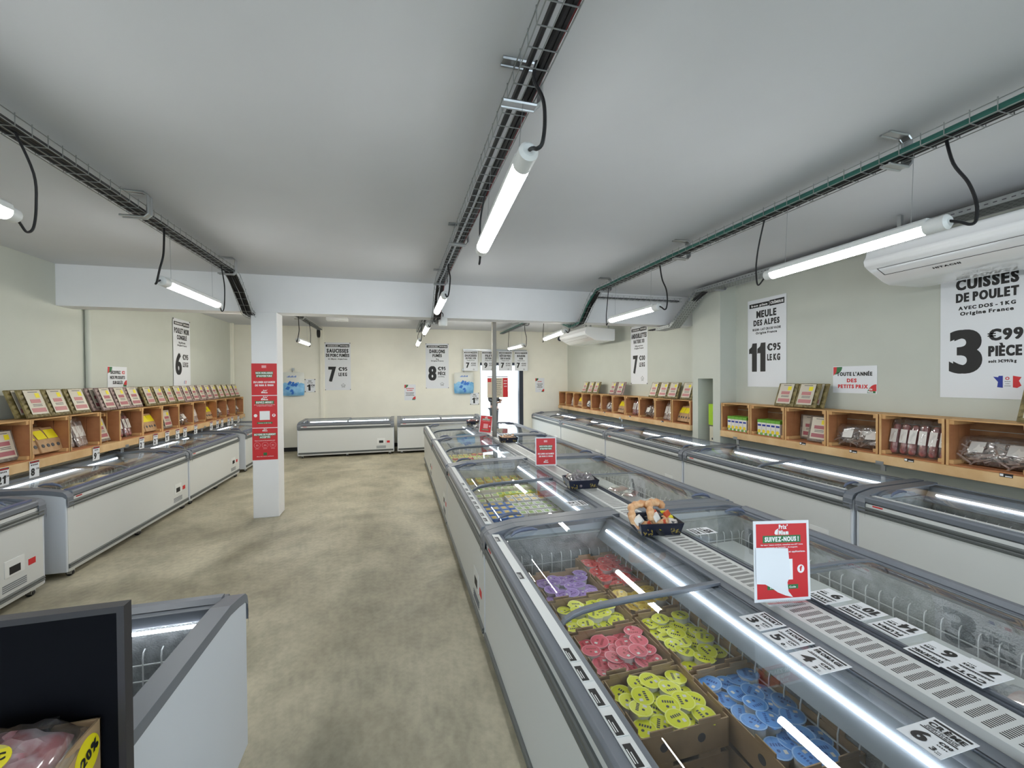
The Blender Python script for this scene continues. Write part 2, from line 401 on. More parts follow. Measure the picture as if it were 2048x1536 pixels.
    if disp:
        y = -h+.30
        d = MB().box(-.004, y-.09, .27, .002, y+.09, .40).build('thermostat_panel', 'plastic_white', t)
        MB().box(-.0055, y-.05, .285, -.003, y+.05, .345).build('display', 'ink', d)
        v = MB()
        for k in range(4): v.box(-.003, y-.11, .21-k*.016, .002, y+.11, .217-k*.016)
        v.build('vent_slots', 'grey_plastic', t)
        MB().box(-.0025, y-.20, .285, .001, y-.13, .335).build('warning_sticker', 'red_print', t)
        mk = MB().box(-.002, h-.20, .724, .001, h-.125, .728)
        for k in range(7): mk.box(-.002, h-.20+k*.011, .722, .001, h-.192+k*.011, .733)
        mk.build('brand_mark', 'red_print', t)
    return t
FZ = lambda *a, **k: (lambda: freezer(*a, **k))
Z180, ZP, ZM = (0,0,PI), (0,0,PI/2), (0,0,-PI/2)
# left wall row (front looks to +x)
G = None
def fz(key, mk, loc, rot, label): return place(key, mk, loc, rot, label)
fz('l216', FZ(2.16, .90, 'violet'), (-2.96, 3.47, 0), Z180, 'first chest freezer under the long shelf, cut off by the photo edge')
fz('l230', FZ(2.30, .90, 'violet'), (-2.92, 5.88, 0), Z180, 'second chest freezer under the long shelf, its bare end panel showing')
fz('l198', FZ(1.98, .90, 'violet'), (-2.92, 8.05, 0), Z180, 'third chest freezer under the long shelf, beside the column with red posters')
fz('l198', None, (-2.90, 10.30, 0), Z180, 'fourth chest freezer under the long shelf, partly behind the column')
# back wall
fz('b214', FZ(2.14, .90, 'steel'), (-1.165, 10.56, 0), ZP, 'white chest freezer on the back wall under the SAUCISSES poster')
fz('b214', None, (1.055, 10.54, 0), ZP, 'white chest freezer on the back wall under the DARLONS poster')
# island, left row (front looks to -x) and right row (front looks to +x)
ISL = [(1.63, 'nearest'), (3.80, 'second'), (5.97, 'third'), (8.14, 'farthest')]
LBL = {'nearest': ('island chest freezer full of cardboard trays of coloured yogurt pots', 'island chest freezer with TRAVERS and PLUMA price cards and pale vacuum meat'),
 'second': ('island chest freezer holding blue, grey and lavender food cartons', 'island chest freezer with red meat packs and the price card 13'),
 'third': ('island chest freezer with yellow cartons, beside the upright red hours card', 'empty-looking island chest freezer beside the steel pole, facing the wall row'),
 'farthest': ('last island chest freezer before the back wall, on the aisle side', 'last island chest freezer before the bright back door')}
for y, k in ISL:
    fz('i216', FZ(2.16, .955, 'white'), (.545, y, 0), (0,0,0), LBL[k][0])
    fz('i216r', FZ(2.16, .955, 'steel'), (2.615, y, 0), Z180, LBL[k][1])
# right wall row (front looks to -x)
for i, (y, nm) in enumerate(((1.56, 'white wall chest freezer below the CUISSES poster'), (3.81, 'white wall chest freezer below the MEULE poster'),
        (6.05, 'white wall chest freezer in front of the pilaster with the niche'), (8.29, 'white wall chest freezer below the ANDOUILLETTES poster'), (10.53, 'last white wall chest freezer, in the corner beside the back door'))):
    fz('r222', FZ(2.22, .865, 'white'), (3.785, y, 0), (0,0,0), nm)
# the freezer standing across, at the lower left of the picture (front looks to +y)
fz('f', FZ(2.10, .93, 'steel', 'front', 1), (-1.755, 2.25, 0), ZM, 'white chest freezer standing crosswise behind the black display stand')
# perforated covers on the spine between the two island rows
def cover():
    t = thing('ventilation_cover', '', 'cover')
    s = MB()
    for k in range(58):
        y = -1.03+k*.0361
        for j in range(12): x = -.052+j*.0092; s.box(x-.0019, y-.0105, .8555, x+.0019, y+.0105, .8566)
    MB().box(-.078, -1.075, .60, .078, 1.075, .856).build2(s, 'grille_panel', 'white_panel', 'ink', t)
    for y in (-1.06, 1.06): MB().lathe([(.006,.856),(.006,.8572)], 8, (0,y,0)).build('screw', 'steel', t)
    return t
for y, k in ISL:
    place('cover', cover, (1.58, y, 0), (0,0,0), 'perforated white cover on the island spine, ' + {'nearest':'beside the yogurt pots','second':'between sausage rings and hours card','third':'between hours card and steel pole','farthest':'behind the steel pole'}[k])

# printed labels slipped into the price rails of the island and of the wall row
def rail_labels(x, s, ys, label, dark):
    for i, y in enumerate(ys):
        t = thing('rail_label', label, 'price label', (x, y, .8062), (0, .08*s, 0 if s > 0 else PI), label+'s')
        MB().box(-.0125,-.038,-.0005,.0255,.038,.0008).build2(MB().box(-.0125,-.036,.0009,.012,.036,.0012), 'strip', 'white_rail', dark, t)
        MB().box(-.010,-.025,.0012,-.007,.020,.0015).box(-.003,-.025,.0012,0,.010,.0015).build('print', 'white_rail', t)
rail_labels(.590, 1, (.74,.86,.97,1.07,1.18,1.29,1.39), 'dark printed label in the price rail of the yogurt freezer', 'ink')
rail_labels(.590, 1, (2.02,2.52), 'grey sticker in the price rail beside the purple yogurt pots', 'ink_grey')
rail_labels(.590, 1, (2.90,3.02,3.20,3.32,3.46,3.60,3.74,3.95), 'small printed label in the price rail of the second island freezer', 'ink_grey')
# ================================================================ CEILING: wire trays, cables, brackets, tube lamps, air conditioners
def offset_path(path, dx, dz): return [(p[0]+dx, p[1], p[2]+dz) for p in path]
def sample(path, step):
    out = []; carry = 0
    for a, b in zip(path, path[1:]):
        a, b = Vector(a), Vector(b); L = (b-a).length; d = carry
        while d < L: out.append((a+(b-a)*d/L, (b-a).normalized())); d += step
        carry = d-L
    return out
def wire_tray(path, wdt=.12, hgt=.055, label=''):
    mb = MB(); r = .0027
    for dx, dz in ((-wdt/2,0),(0,0),(wdt/2,0),(-wdt/2,hgt),(wdt/2,hgt)): mb.tube(offset_path(path, dx, dz), r, 4)
    for p, t in sample(path, .10):
        n = Vector((0,-t.z,t.y)); X = Vector((1,0,0))
        mb.tube([p-X*wdt/2+n*(hgt+.012), p-X*wdt/2, p+X*wdt/2, p+X*wdt/2+n*(hgt+.012)], r, 4)
    return tag(mb.build('cable_tray', 'galvanised'), label, 'cable tray')
def cables(path, offs, m, label, r=.011, wob=.006, name='cable_bundle'):
    mb = MB(); rnd = random.Random(len(label))
    for dx, dz in offs:
        pts = []
        for p, t in sample(path, .35): pts.append((p.x+dx+rnd.uniform(-wob,wob), p.y, p.z+dz+rnd.uniform(0,wob)))
        pts.append((path[-1][0]+dx, path[-1][1], path[-1][2]+dz))
        mb.tube(pts, r, 6)
    return tag(mb.build(name, m, smooth=True), label, 'cables')
def bracket():
    t = thing('tray_bracket', '', 'bracket')
    b = MB(); P = [(-.09,.145),(.055,.145),(.085,.12),(.085,-.01),(.06,-.035),(-.09,-.035)]
    vs = []
    for y0, y1 in ((-.028,-.016),(.016,.028)):
        b.tube([(p[0], (y0+y1)/2, p[1]) for p in P], .008, 6)
    for a, c in zip(P, P[1:]):
        n = Vector((a[1]-c[1], c[0]-a[0])).normalized()*.002
        b.prism([(a[0]+n.x,a[1]+n.y),(c[0]+n.x,c[1]+n.y),(c[0]-n.x,c[1]-n.y),(a[0]-n.x,a[1]-n.y)], -.022, .022)
    b.build('steel_arm', 'steel', t)
    return t
TZ = 3.04
TW = {'left': 'thick-black-cable', 'centre': 'red-edged', 'right': 'green-cable'}
trays = {'left': -1.835, 'centre': .54, 'right': 2.78}
for k, x in trays.items():
    path = [(x, -2.6, TZ), (x, 5.45, TZ), (x, 5.62, 2.98), (x, 6.00, 2.66), (x, 6.12, 2.63), (x, 6.46, 2.63), (x, 6.70, 2.72), (x, 7.1, 2.98), (x, 7.3, TZ), (x, 11.2, TZ)]
    wire_tray(path, label={'left':'galvanised wire cable tray carrying only thick black cables','centre':'galvanised wire cable tray over the island, with red-edged cables','right':'galvanised wire cable tray carrying green and black cables'}[k])
    if k == 'left':
        cables(path, [(-.045,.012),(-.022,.014),(.0,.012),(.022,.014),(.044,.012),(-.03,.034),(.012,.034)], 'cable_black', 'thick black cables filling the ceiling tray before the long-shelf wall', .012)
    elif k == 'centre':
        cables(path, [(-.03,.012),(-.016,.028)], 'cable_black', 'thinner black cable pair in the tray over the island', .011)
        cables(path, [(.022,.013),(.04,.013),(.03,.034)], 'cable_black', 'thick black cable strand beside the red cables over the island', .0125)
        cables(path, [(.056,.012),(.056,.026)], 'cable_red', 'dark red cables at the edge of the tray over the island', .006)
    else:
        cables(path, [(-.045,.013),(-.028,.03)], 'cable_green', 'green cables lying in the ceiling tray by the air conditioners', .0135)
        cables(path, [(-.01,.013),(.012,.013),(.034,.013),(.022,.034)], 'cable_black', 'black cables lying beside the green ones in their ceiling tray', .012)
    ys = {'left': (.9, 3.69, 5.40), 'centre': (1.78, 3.75, 5.35), 'right': (1.75, 3.64, 5.25)}[k]
    for i, y in enumerate(ys):
        place('bracket', bracket, (x+.0, y, CE-.15), (0,0,0), 'bent steel ceiling bracket of the %s tray, %s from the camera' % (TW[k], ('first','second','third')[i]))
        rear = 8.3+i*1.2
    place('bracket', None, (x, 9.0, CE-.15), (0,0,0), 'bent steel ceiling bracket of the %s tray, behind the beam' % TW[k])

def tube_lamp(L, glow):
    t = thing('tube_lamp', '', 'lamp'); h = L/2; R = .037
    MB().tube([(0,-h+.075,0),(0,h-.05,0)], R, 16).build('diffuser', glow, t, smooth=True)
    MB().prism([(-.0375,.006),(.0375,.006),(.034,.034),(.02,.047),(-.02,.047),(-.034,.034)], -h+.076, h-.051).build('top_housing', 'plastic_white', t)
    MB().tube([(0,-h-.012,0),(0,-h,0),(0,-h+.09,0)], [.026,.040,.040], 16).build('end_cap', 'plastic_white', t, smooth=True)
    MB().tube([(0,h-.055,0),(0,h,0),(0,h+.012,0)], [.038,.036,.024], 16).build('end_cap', 'plastic_white', t, smooth=True)
    return t
def hang(t, x, y, z, L, xt, dz=0):
    h = L/2
    for s in (-1, 1): MB().tube([(0, s*(h-.16), .03), (xt-x, s*(h-.16), TZ-z-dz*s)], .0016, 4).build('suspension_wire', 'steel', t)
    q = [(0,-h-.01,0),(.0,-h-.05,-.02),(.004,-h-.085,-.045),(.02,-h-.10,-.03),(.035,-h-.095,.06),(.045,-h-.06,.18),(.03,-h-.01,.30),(xt-x+.02,-h+.03,TZ-z+.01)]
    MB().tube(smooth_path(q), .0075, 7).build('power_cord', 'cable_black', t, smooth=True)
    q = [(0,h+.01,0),(0,h+.04,-.03),(0,h+.075,-.055),(.01,h+.10,-.02),(.015,h+.11,.10),(.02,h+.09,.25),(xt-x+.01,h+.05,TZ-z+.01)]
    MB().tube(smooth_path(q), .006, 7).build('power_cord', 'cable_black', t, smooth=True)
def smooth_path(q, n=5):
    q = [Vector(p) for p in q]; out = []
    for i in range(len(q)-1):
        p0, p1, p2, p3 = q[max(i-1,0)], q[i], q[i+1], q[min(i+2,len(q)-1)]
        for k in range(n):
            u = k/n; out.append(.5*((2*p1)+(p2-p0)*u+(2*p0-5*p1+4*p2-p3)*u*u+(3*p1-p0-3*p2+p3)*u**3))
    out.append(q[-1]); return out
# (x, y0, z0, y1, z1, tray x, words)
LAMPS = [(-1.80,1.40,2.62,2.62,2.615,'left','lit tube lamp cut off by the photo edge, under the thick-black-cable tray'),
 (-1.83,4.00,2.612,5.14,2.612,'left','lit tube lamp under the thick-black-cable tray, before the white beam'),
 (-1.83,6.43,2.60,7.40,2.60,'left','lit tube lamp hidden behind the column under the beam'),
 (-1.83,8.76,2.575,9.82,2.585,'left','small lit tube lamp at the back beside the column'),
 (.50,1.56,2.685,2.52,2.585,'centre','big lit tube lamp hanging steeply over the island, first from the camera'),
 (.50,4.50,2.71,5.55,2.68,'centre','lit tube lamp over the island just before the beam'),
 (.50,7.00,2.70,8.15,2.69,'centre','lit tube lamp over the island seen just under the beam'),
 (.47,9.2,2.66,10.3,2.64,'centre','last lit tube lamp over the island, near the DARLONS poster'),
 (2.75,1.50,2.60,2.60,2.585,'right','long lit tube lamp above the MEULE poster, beside the air conditioner'),
 (2.77,4.00,2.585,5.12,2.587,'right','lit tube lamp under the green cables, just before the beam'),
 (2.77,6.65,2.62,7.72,2.58,'right','lit tube lamp under the green cables, beside the small-looking air conditioner'),
 (2.77,9.10,2.575,10.42,2.59,'right','last lit tube lamp under the green cables, above the door signs')]
for x, y0, z0, y1, z1, k, lb in LAMPS:
    L = math.hypot(y1-y0, z1-z0); t = tube_lamp(L, 'tube_glow' if y0 < 6 else 'tube_glow_back'); hang(t, x, 0, (z0+z1)/2, L, trays[k], (z1-z0)/2)
    t.location = (x, (y0+y1)/2, (z0+z1)/2); t.rotation_euler = (math.atan2(z1-z0, y1-y0), 0, 0); t['label'] = lb

# perforated duct along the top of the right wall, stepping down under the beam
def strip(mb, path, w, h):
    for a, b in zip(path, path[1:]):
        a, b = Vector(a), Vector(b); d = (b-a).normalized(); n = Vector((0,-d.z,d.y)); X = Vector((1,0,0))
        c = [a-X*w/2, a+X*w/2, b+X*w/2, b-X*w/2]; e = [q+n*.002 for q in c]
        mb.add(c+e, [(0,3,2,1),(4,5,6,7),(0,1,5,4),(1,2,6,5),(2,3,7,6),(3,0,4,7)])
        for s in (-1, 1):
            o = [a+X*s*w/2, b+X*s*w/2, b+X*s*w/2+n*h, a+X*s*w/2+n*h]; i = [q-X*s*.002 for q in o]
            mb.add(o+i, [(0,1,2,3),(7,6,5,4),(0,4,5,1),(2,6,7,3),(1,5,6,2),(3,7,4,0)])
DP = [(4.47,-2.8,3.09),(4.47,5.40,3.09),(4.47,6.02,2.64),(4.47,6.42,2.63)]
mb = MB(); strip(mb, DP, .20, .055)
dt = tag(mb.build('cable_duct', 'galvanised'), 'perforated galvanised cable duct above the MEULE poster, stepping down the beam', 'cable duct')
hs = MB()
for p, d in sample(DP, .05):
    n = Vector((0,-d.z,d.y))
    for x in (-.07,-.025,.025,.07):
        c = p+Vector((x,0,0))-n*.0008; u = d*.012; v = Vector((.005,0,0)); hs.add([c-u-v,c+u-v,c+u+v,c-u+v],[(0,1,2,3)])
    c = p-Vector((.1008,0,0))+n*.028; u = d*.012; v = n*.004; hs.add([c-u-v,c+u-v,c+u+v,c-u+v],[(0,1,2,3)])
hs.build('perforation', 'ink_grey', dt)
cables([(4.47,-2.8,3.09),(4.47,5.40,3.09),(4.47,6.02,2.65),(4.47,6.7,2.66)], [(-.05,.012),(-.02,.012),(.02,.012)], 'cable_black', 'black cables inside the perforated duct', .011)
# wire tray crossing from the right tray to the duct
mb = MB(); y = 5.80; z = 3.02
for dy, dz in ((-.05,0),(0,0),(.05,0),(-.05,.05),(.05,.05)): mb.tube([(2.84,y+dy,z+dz),(4.40,y+dy,z+dz)], .0027, 4)
for i in range(16):
    x = 2.86+i*.1; mb.tube([(x,y-.05,z+.05),(x,y-.05,z),(x,y+.05,z),(x,y+.05,z+.05)], .0027, 4)
tag(mb.build('cable_tray', 'galvanised'), 'short wire cable tray crossing to the perforated duct before the beam', 'cable tray')
tag(MB().tube([(2.82,y,z+.015),(3.5,y+.01,z+.016),(4.38,y,z+.015)], .012, 6).build('cable_bundle', 'cable_black', smooth=True), 'black cable in the short cross tray before the beam', 'cables')
for i, (x, yy) in enumerate(((4.47,5.0),(4.47,3.2))):
    place('bracket', None, (x, yy, CE-.10), (0,0,0), 'steel ceiling bracket above the perforated duct, %s from the beam' % ('first','second')[i])

def air_con(L):
    t = thing('air_conditioner', '', 'air conditioner'); h = L/2     # louvre side towards -x
    prof = [(.0,.22),(-.02,.19),(-.005,.145),(.03,.118),(.22,.018),(.28,0),(.70,0),(.72,.02),(.72,.26),(.06,.30),(.02,.28)]
    MB().prism(prof, -h, h).build('casing', 'gloss_white', t, bevel=.018, smooth=True)
    # louvre panel outlined on the sloping front
    a, b = Vector((.034,0,.116)), Vector((.128,0,.0665)); n = Vector((-.4657,0,-.885)); mb = MB(); o = n*.0025
    def q(u0, u1, y0, y1):
        P = [a+(b-a)*u0+o, a+(b-a)*u1+o]
        mb.add([P[0]+Vector((0,y0,0)), P[1]+Vector((0,y0,0)), P[1]+Vector((0,y1,0)), P[0]+Vector((0,y1,0))], [(0,1,2,3)])
    y0, y1 = -h+.10, h-.08
    q(0,.05,y0,y1); q(.95,1,y0,y1); q(0,1,y0,y0+.006); q(0,1,y1-.006,y1)
    mb.build('louvre_outline', 'ink', t)
    for x in (.2, .64):
        for y in (-h+.15, h-.15): MB().box(x-.015, y-.015, .25, x+.015, y+.015, CE-2.63).build('hanger', 'galvanised', t)
    return t
a1 = place('ac', lambda: air_con(1.45), (3.97, 2.02, 2.62), (0,0,0), 'white air conditioner under the ceiling above the CUISSES poster')
lt = MB(); text(lt, 'HITACHI', 0, 0, .022, .17); o = lt.build('lettering', 'ink', a1)
o.matrix_local = Matrix(((0,-.885,-.4657,.1735),(-1,0,0,.24),(0,.4657,-.885,.0395),(0,0,0,1)))
a2 = place('ac', None, (3.90, 9.0, 2.63), (0,0,0), 'white air conditioner under the ceiling at the back, near the ANDOUILLETTES poster')
for c in list(a2.children):
    if c.name.startswith('lettering'): bpy.data.objects.remove(c)
tag(MB().box(-1.50,9.9,3.12,-1.06,10.12,CE).box(-1.30,9.98,3.10,-1.26,10.02,3.12).build('emergency_light', 'plastic_white', bevel=.008), 'slim white emergency light on the ceiling beside the column', 'emergency light')
tag(MB().box(2.62,9.4,3.13,3.06,9.62,CE).build('emergency_light', 'plastic_white', bevel=.008), 'slim white emergency light on the ceiling near the back door', 'emergency light')
t = thing('smoke_siren', 'white round alarm sounder under the beam next to the middle tray', 'alarm', (.64, 6.10, 2.62))
MB().lathe([(.03,-.05),(.055,-.045),(.065,-.02),(.065,.05),(.06,.08)], 16).build('housing', 'plastic_white', t, smooth=True)
MB().tube(smooth_path([(0,0,.08),(0,0,.13),(-.03,0,.15),(-.07,0,.12),(-.085,0,.03)]), .007, 6).build('lead', 'cable_black', t, smooth=True)
t = thing('wall_speaker', 'small dark round knob high on the back wall near its corner', 'wall fitting', (4.70, YB-.005, 3.0), (PI/2,0,0))
MB().lathe([(.07,0),(.07,.03),(.055,.05),(.02,.055)], 18).build('housing', 'dark_frame', t, smooth=True)
# steel pole rising from the island
t = thing('steel_pole', 'square steel pole rising from the island to the ceiling', 'pole', (1.535, 6.72, .857))
MB().box(-.033,-.033,0,.033,.033,CE-.857).build('shaft', 'steel_dull', t, bevel=.006)
MB().box(-.07,-.07,0,.07,.07,.008).build('foot_plate', 'steel', t)
# coil of cable at the end of the left tray
mb = MB(); c = (-1.9, 11.3, 2.98)
for j in range(4): mb.tube([(c[0]+j*.012, c[1]+.11*math.cos(a*PI/8), c[2]+.11*math.sin(a*PI/8)) for a in range(17)], .008, 6)
tag(mb.build('cable_coil', 'cable_black', smooth=True), 'coil of black cable at the back end of the thick-black-cable tray', 'cables')
# meter cabinets in the niche of the pilaster
t = thing('electric_box', 'lime green electricity meter box in the pilaster niche', 'electric box', (4.74, 5.46, 1.06))
MB().box(0,-.09,0,.10,.10,.33).build('case', mat('lime', (166,208,40), .45), t, bevel=.006)
MB().box(-.004,-.075,.17,0,.0,.215).build('display', 'ink', t)
t = thing('electric_box', 'small cream junction box below the green meter box', 'electric box', (4.76, 5.47, .78))
MB().box(0,-.09,0,.08,.09,.26).build('case', mat('cream', (222,216,196), .5), t, bevel=.006)
MB().box(-.003,-.05,.05,0,.04,.08).build('latch', 'ink_grey', t)
# ================================================================ SIGNS AND POSTERS
WALLROT = {'S': (PI/2,0,0), 'E': (PI/2,0,PI/2), 'W': (PI/2,0,-PI/2)}   # face towards -y, +x, -x
class Sign:
    """a sheet w x h centred on its origin; ink is laid a millimetre above it, one part per colour"""
    def __init__(s, name, label, cat, loc, rot, w, h, sheet='paper', group=None, thick=.0016, part='sheet', curl=0):
        s.t = thing(name, label, cat, loc, rot, group); s.w, s.h = w, h; s.ink = {}
        if curl:
            n = 10; vs = []; fs = []
            for k in range(n+1):
                y = -h/2+h*k/n; z = curl*(1-(k/n))**2*.5+curl*.25*math.sin(k/n*PI*2)
                vs += [(-w/2,y,z),(w/2,y,z)]
            s.z = lambda y: 0
            fs = [(2*k,2*k+1,2*k+3,2*k+2) for k in range(n)]
            MB().box(-w/2,-h/2,-thick,w/2,h/2,0).build(part, sheet, s.t)
        else: MB().box(-w/2,-h/2,-thick,w/2,h/2,0).build(part, sheet, s.t)
    def mb(s, c): return s.ink.setdefault(c, MB())
    def T(s, txt, y, h, w=None, c='ink', x=0, cond=.72, align='c', z=.001): text(s.mb(c), txt, x, y, h, w, z, cond, align); return s
    def R(s, x0, y0, x1, y1, c='ink', z=.0006): s.mb(c).rect(x0,y0,x1,y1,z); return s
    def done(s):
        nm = {'ink':'black_print','red_print':'red_print','green_print':'green_print','white_ink':'white_print','blue_print':'blue_print'}
        for c, m in s.ink.items(): m.build(nm.get(c, c), c, s.t)
        return s.t
def lines(s, c, x0, x1, y0, n, dy, h, seed=1, z=.001, ctr=True):
    """rows of small illegible print"""
    r = random.Random(seed)
    for k in range(n):
        y = y0-k*dy; a, b = x0, x1
        if ctr: q = r.uniform(0,.18)*(x1-x0); a += q; b -= q
        x = a
        while x < b:
            l = r.uniform(.03,.09)*(x1-x0)+h*.4; s.mb(c).rect(x, y, min(x+l, b), y+h, z); x += l+h*.45
def price_poster(label, loc, face, l1, l2, small, num, cents, unit, group=None, header=('GOURMANDS', 'PETITS PRIX'), w=.63, h=1.24, pins=True, logo='star', numw=None, extra=None, w1=None, w2=None, nk=1, nx=-.135):
    s = Sign('price_poster', label, 'poster', loc, WALLROT[face], w, h)
    k = w/.63; y = h/2
    s.mb('ink').poly([(-.285*k,y-.115*k),(.05*k,y-.115*k),(.05*k,y-.055*k),(-.285*k,y-.055*k)], .0006)
    s.mb('ink').poly([(.055*k,y-.125*k),(.285*k,y-.120*k),(.285*k,y-.042*k),(.055*k,y-.047*k)], .0006)
    s.T(header[0], y-.100*k, .030*k, .27*k, 'white_ink', -.115*k); s.T(header[1], y-.103*k, .036*k, .20*k, 'white_ink', .17*k)
    s.T(l1, y-.265*k, .100*k, (w1 or min(.52, .068*len(l1)))*k); s.T(l2, y-.375*k, .082*k, (w2 or min(.55, .05*len(l2)))*k)
    yy = y-.445*k
    for q in small: s.T(q, yy, .032*k, min(.46, .0245*len(q))*k, 'ink'); yy -= .05*k
    b = -h/2
    c = k*nk; s.T(num, b+.215*c, .405*c, (numw or (.16*len(num)))*k*(.5+.5*nk), 'ink', nx*k)
    s.T(cents, b+.50*c, .10*c, .21*k, 'ink', .12*k); s.T(unit, b+.365*c, .09*c, .20*k, 'ink', .12*k)
    if extra: s.T(extra, b+.31*k, .026*k, .17*k, 'ink', .105*k)
    if logo == 'star':
        m = s.mb('ink_grey'); cx, cy, r = .13*k, b+.115*c, .055*c
        pts = [(cx+r*(1 if i%2 == 0 else .62)*math.sin(i*PI/5), cy+r*(1 if i%2 == 0 else .62)*math.cos(i*PI/5)) for i in range(10)]
        for i in range(10):
            a, c2 = Vector(pts[i]), Vector(pts[(i+1)%10]); n = Vector((a.y-c2.y, c2.x-a.x)).normalized()*.003*k; m.poly([a+n,c2+n,c2-n,a-n], .001)
        lines(s, 'ink_grey', cx-.03*k, cx+.035*k, cy-.005*k, 2, .018*k, .008*k)
    elif logo == 'flag':
        cx, cy = .135*k, b+.145*k
        s.mb('blue_print').poly([(cx-.085*k,cy+.045*k),(cx-.055*k,cy+.04*k),(cx-.05*k,cy+.052*k),(cx-.025*k,cy+.052*k),(cx-.025*k,cy-.05*k),(cx-.06*k,cy-.045*k),(cx-.055*k,cy)], .001)
        s.mb('red_print').poly([(cx+.035*k,cy+.052*k),(cx+.085*k,cy+.04*k),(cx+.07*k,cy+.01*k),(cx+.085*k,cy-.03*k),(cx+.06*k,cy-.05*k),(cx+.035*k,cy-.045*k)], .001)
        s.mb('red_print').disc(cx+.002*k, cy+.03*k, .013*k, .001, 14, r0=.55); lines(s, 'ink_grey', cx-.015*k, cx+.022*k, cy, 3, .018*k, .005*k)
    elif logo == 'small':
        s.mb('blue_print').poly([(.06*k,b+.10*k),(.085*k,b+.12*k),(.075*k,b+.05*k),(.06*k,b+.05*k)],.001); s.mb('red_print').poly([(.12*k,b+.12*k),(.145*k,b+.10*k),(.13*k,b+.05*k),(.115*k,b+.05*k)],.001)
    t = s.done()
    if pins:
        for px in (-w/2+.012, w/2-.012):
            for py in (-h/2+.012, h/2-.012): MB().disc(px, py, .011, .002, 10).lathe([(.011,-.001),(.011,.004),(.006,.007)], 10, (px,py,0)).build('pin', 'ink_grey', t)
    return t
price_poster('tall price poster SAUCISSES 7€95 on the back wall', (-1.50, YB-.004, 2.165), 'S', 'SAUCISSES', 'DE PORC FUMÉES', ['40 - 200g env. - Origine France'], '7', '€95', 'LE KG', w1=.52, w2=.56)
price_poster('price poster DARLONS 8€95 on the back wall', (1.065, YB-.004, 2.18), 'S', 'DARLONS', 'FUMÉS', ['1kg', 'Origine France'], '8', '€95', 'PIÈCE', w1=.42, w2=.25, extra='soit 8€95/kg', numw=.19)
price_poster('tall price poster ANDOUILLETTES 7€00 on the shelf wall', (XR-.004, 7.86, 2.30), 'W', 'ANDOUILLETTES', 'NATURE X8', ['800g environ', 'Origine France'], '7', '€00', 'LE KG', w1=.57, w2=.40)
price_poster('tall price poster MEULE DES ALPES 11€95 beside the pilaster', (XR-.006, 4.68, 2.29), 'W', 'MEULE', 'DES ALPES', ['1KG200 - LAIT CRU DE VACHE', 'Origine France'], '11', '€95', 'LE KG', header=('bon plan', 'CRÈMERIE'), w1=.32, w2=.42, logo=None, numw=.25, pins=False, nx=-.15)
price_poster('tall price poster CUISSES DE POULET 3€99 under the air conditioner', (XR-.006, 2.43, 2.225), 'W', 'CUISSES', 'DE POULET', ['AVEC DOS - 1 KG', 'Origine France'], '3', '€99', 'PIÈCE', header=('bon plan', 'VOLAILLE'), w1=.40, w2=.40, logo='flag', extra='soit 3€99/kg', numw=.20, pins=False)
price_poster('tall price poster POULET NOIR 6€95 above the long shelf', (XL+.012, 9.10, 2.32), 'E', 'POULET NOIR', 'CONGELÉ', ['1kg500 min', 'Origine France'], '6', '€95', 'LE KG', w1=.55, w2=.36, logo='small', numw=.20)
# four price signs over the back door
for i, (x, l1, l2, num, c) in enumerate(((1.985,'SAUCISSES','DE PORC X10','7','€00'),(2.50,'FILET','DE PORC','9','€50'),(2.99,'RÔTI DE PORC','SUR SA BARDE','7','€95'),(3.46,'BOUDIN','NOIR','7','€00'))):
    price_poster('%s price sign %s%s hanging over the back door' % (l1, num, c), (x, YB-.10, 2.325), 'S', l1, l2, ['Origine France'], num, c, 'LE KG', w=.40, h=.565, pins=False, numw=.17, nk=.60, w1=min(.52,.062*len(l1)), w2=min(.45,.045*len(l2)))
t = thing('sign_rail', 'grey rail over the back door carrying four price signs', 'rail', (2.70, YB-.10, 2.625)); MB().box(-.93,-.012,-.015,.93,.012,.025).build('bar', 'steel', t)
for x in (-.85, .85): MB().box(x-.012,0,-.005,x+.012,.09,.015).build('arm', 'steel', t)

def corner_sheet(label, loc, face, w, h, rows, name='notice'):
    s = Sign(name, label, 'sign', loc, WALLROT[face], w, h)
    a = min(w,h)*.30; x0, x1, y0, y1 = -w/2+.012*w, w/2-.012*w, -h/2+.02*h, h/2-.02*h
    def quarter(c, cx, cy, r, q): MB().poly([(cx,cy)]+[(cx+r*math.cos(q+k*PI/16), cy+r*math.sin(q+k*PI/16)) for k in range(9)], .0006 if c == 'red_print' else .0004).build('corner_print', c, s.t)
    quarter('green_print', x0+a*.15, y1, a*.95, -PI/2); MB().poly([(x0,y1),(x0+a*.45,y1),(x0+a*.35,y1-a*.7),(x0,y1-a*1.1)], .0007).build('corner_print', 'red_print', s.t)
    quarter('red_print', x1, y0+a*.25, a*.8, PI/2); quarter('green_print', x1-a*.1, y0, a*.9, PI/2)
    for txt, y, hh, ww, c, x in rows: s.T(txt, y*h, hh*h, ww*w, c, x*w, z=.0013)
    return s
s = corner_sheet('white notice TOUTE L\'ANNÉE DES PETITS PRIX with red and green corners', (XR-.004, 3.52, 1.77), 'W', .47, .305, [("TOUTE L'ANNÉE",.14,.14,.80,'ink',0),('DES',-.10,.14,.22,'red_print',-.05),('PETITS PRIX',-.32,.14,.68,'red_print',-.03)])
s.T('Prix', -.115, .022, .05, 'white_ink', .165); s.T('Miam', -.142, .02, .05, 'white_ink', .17); s.done()
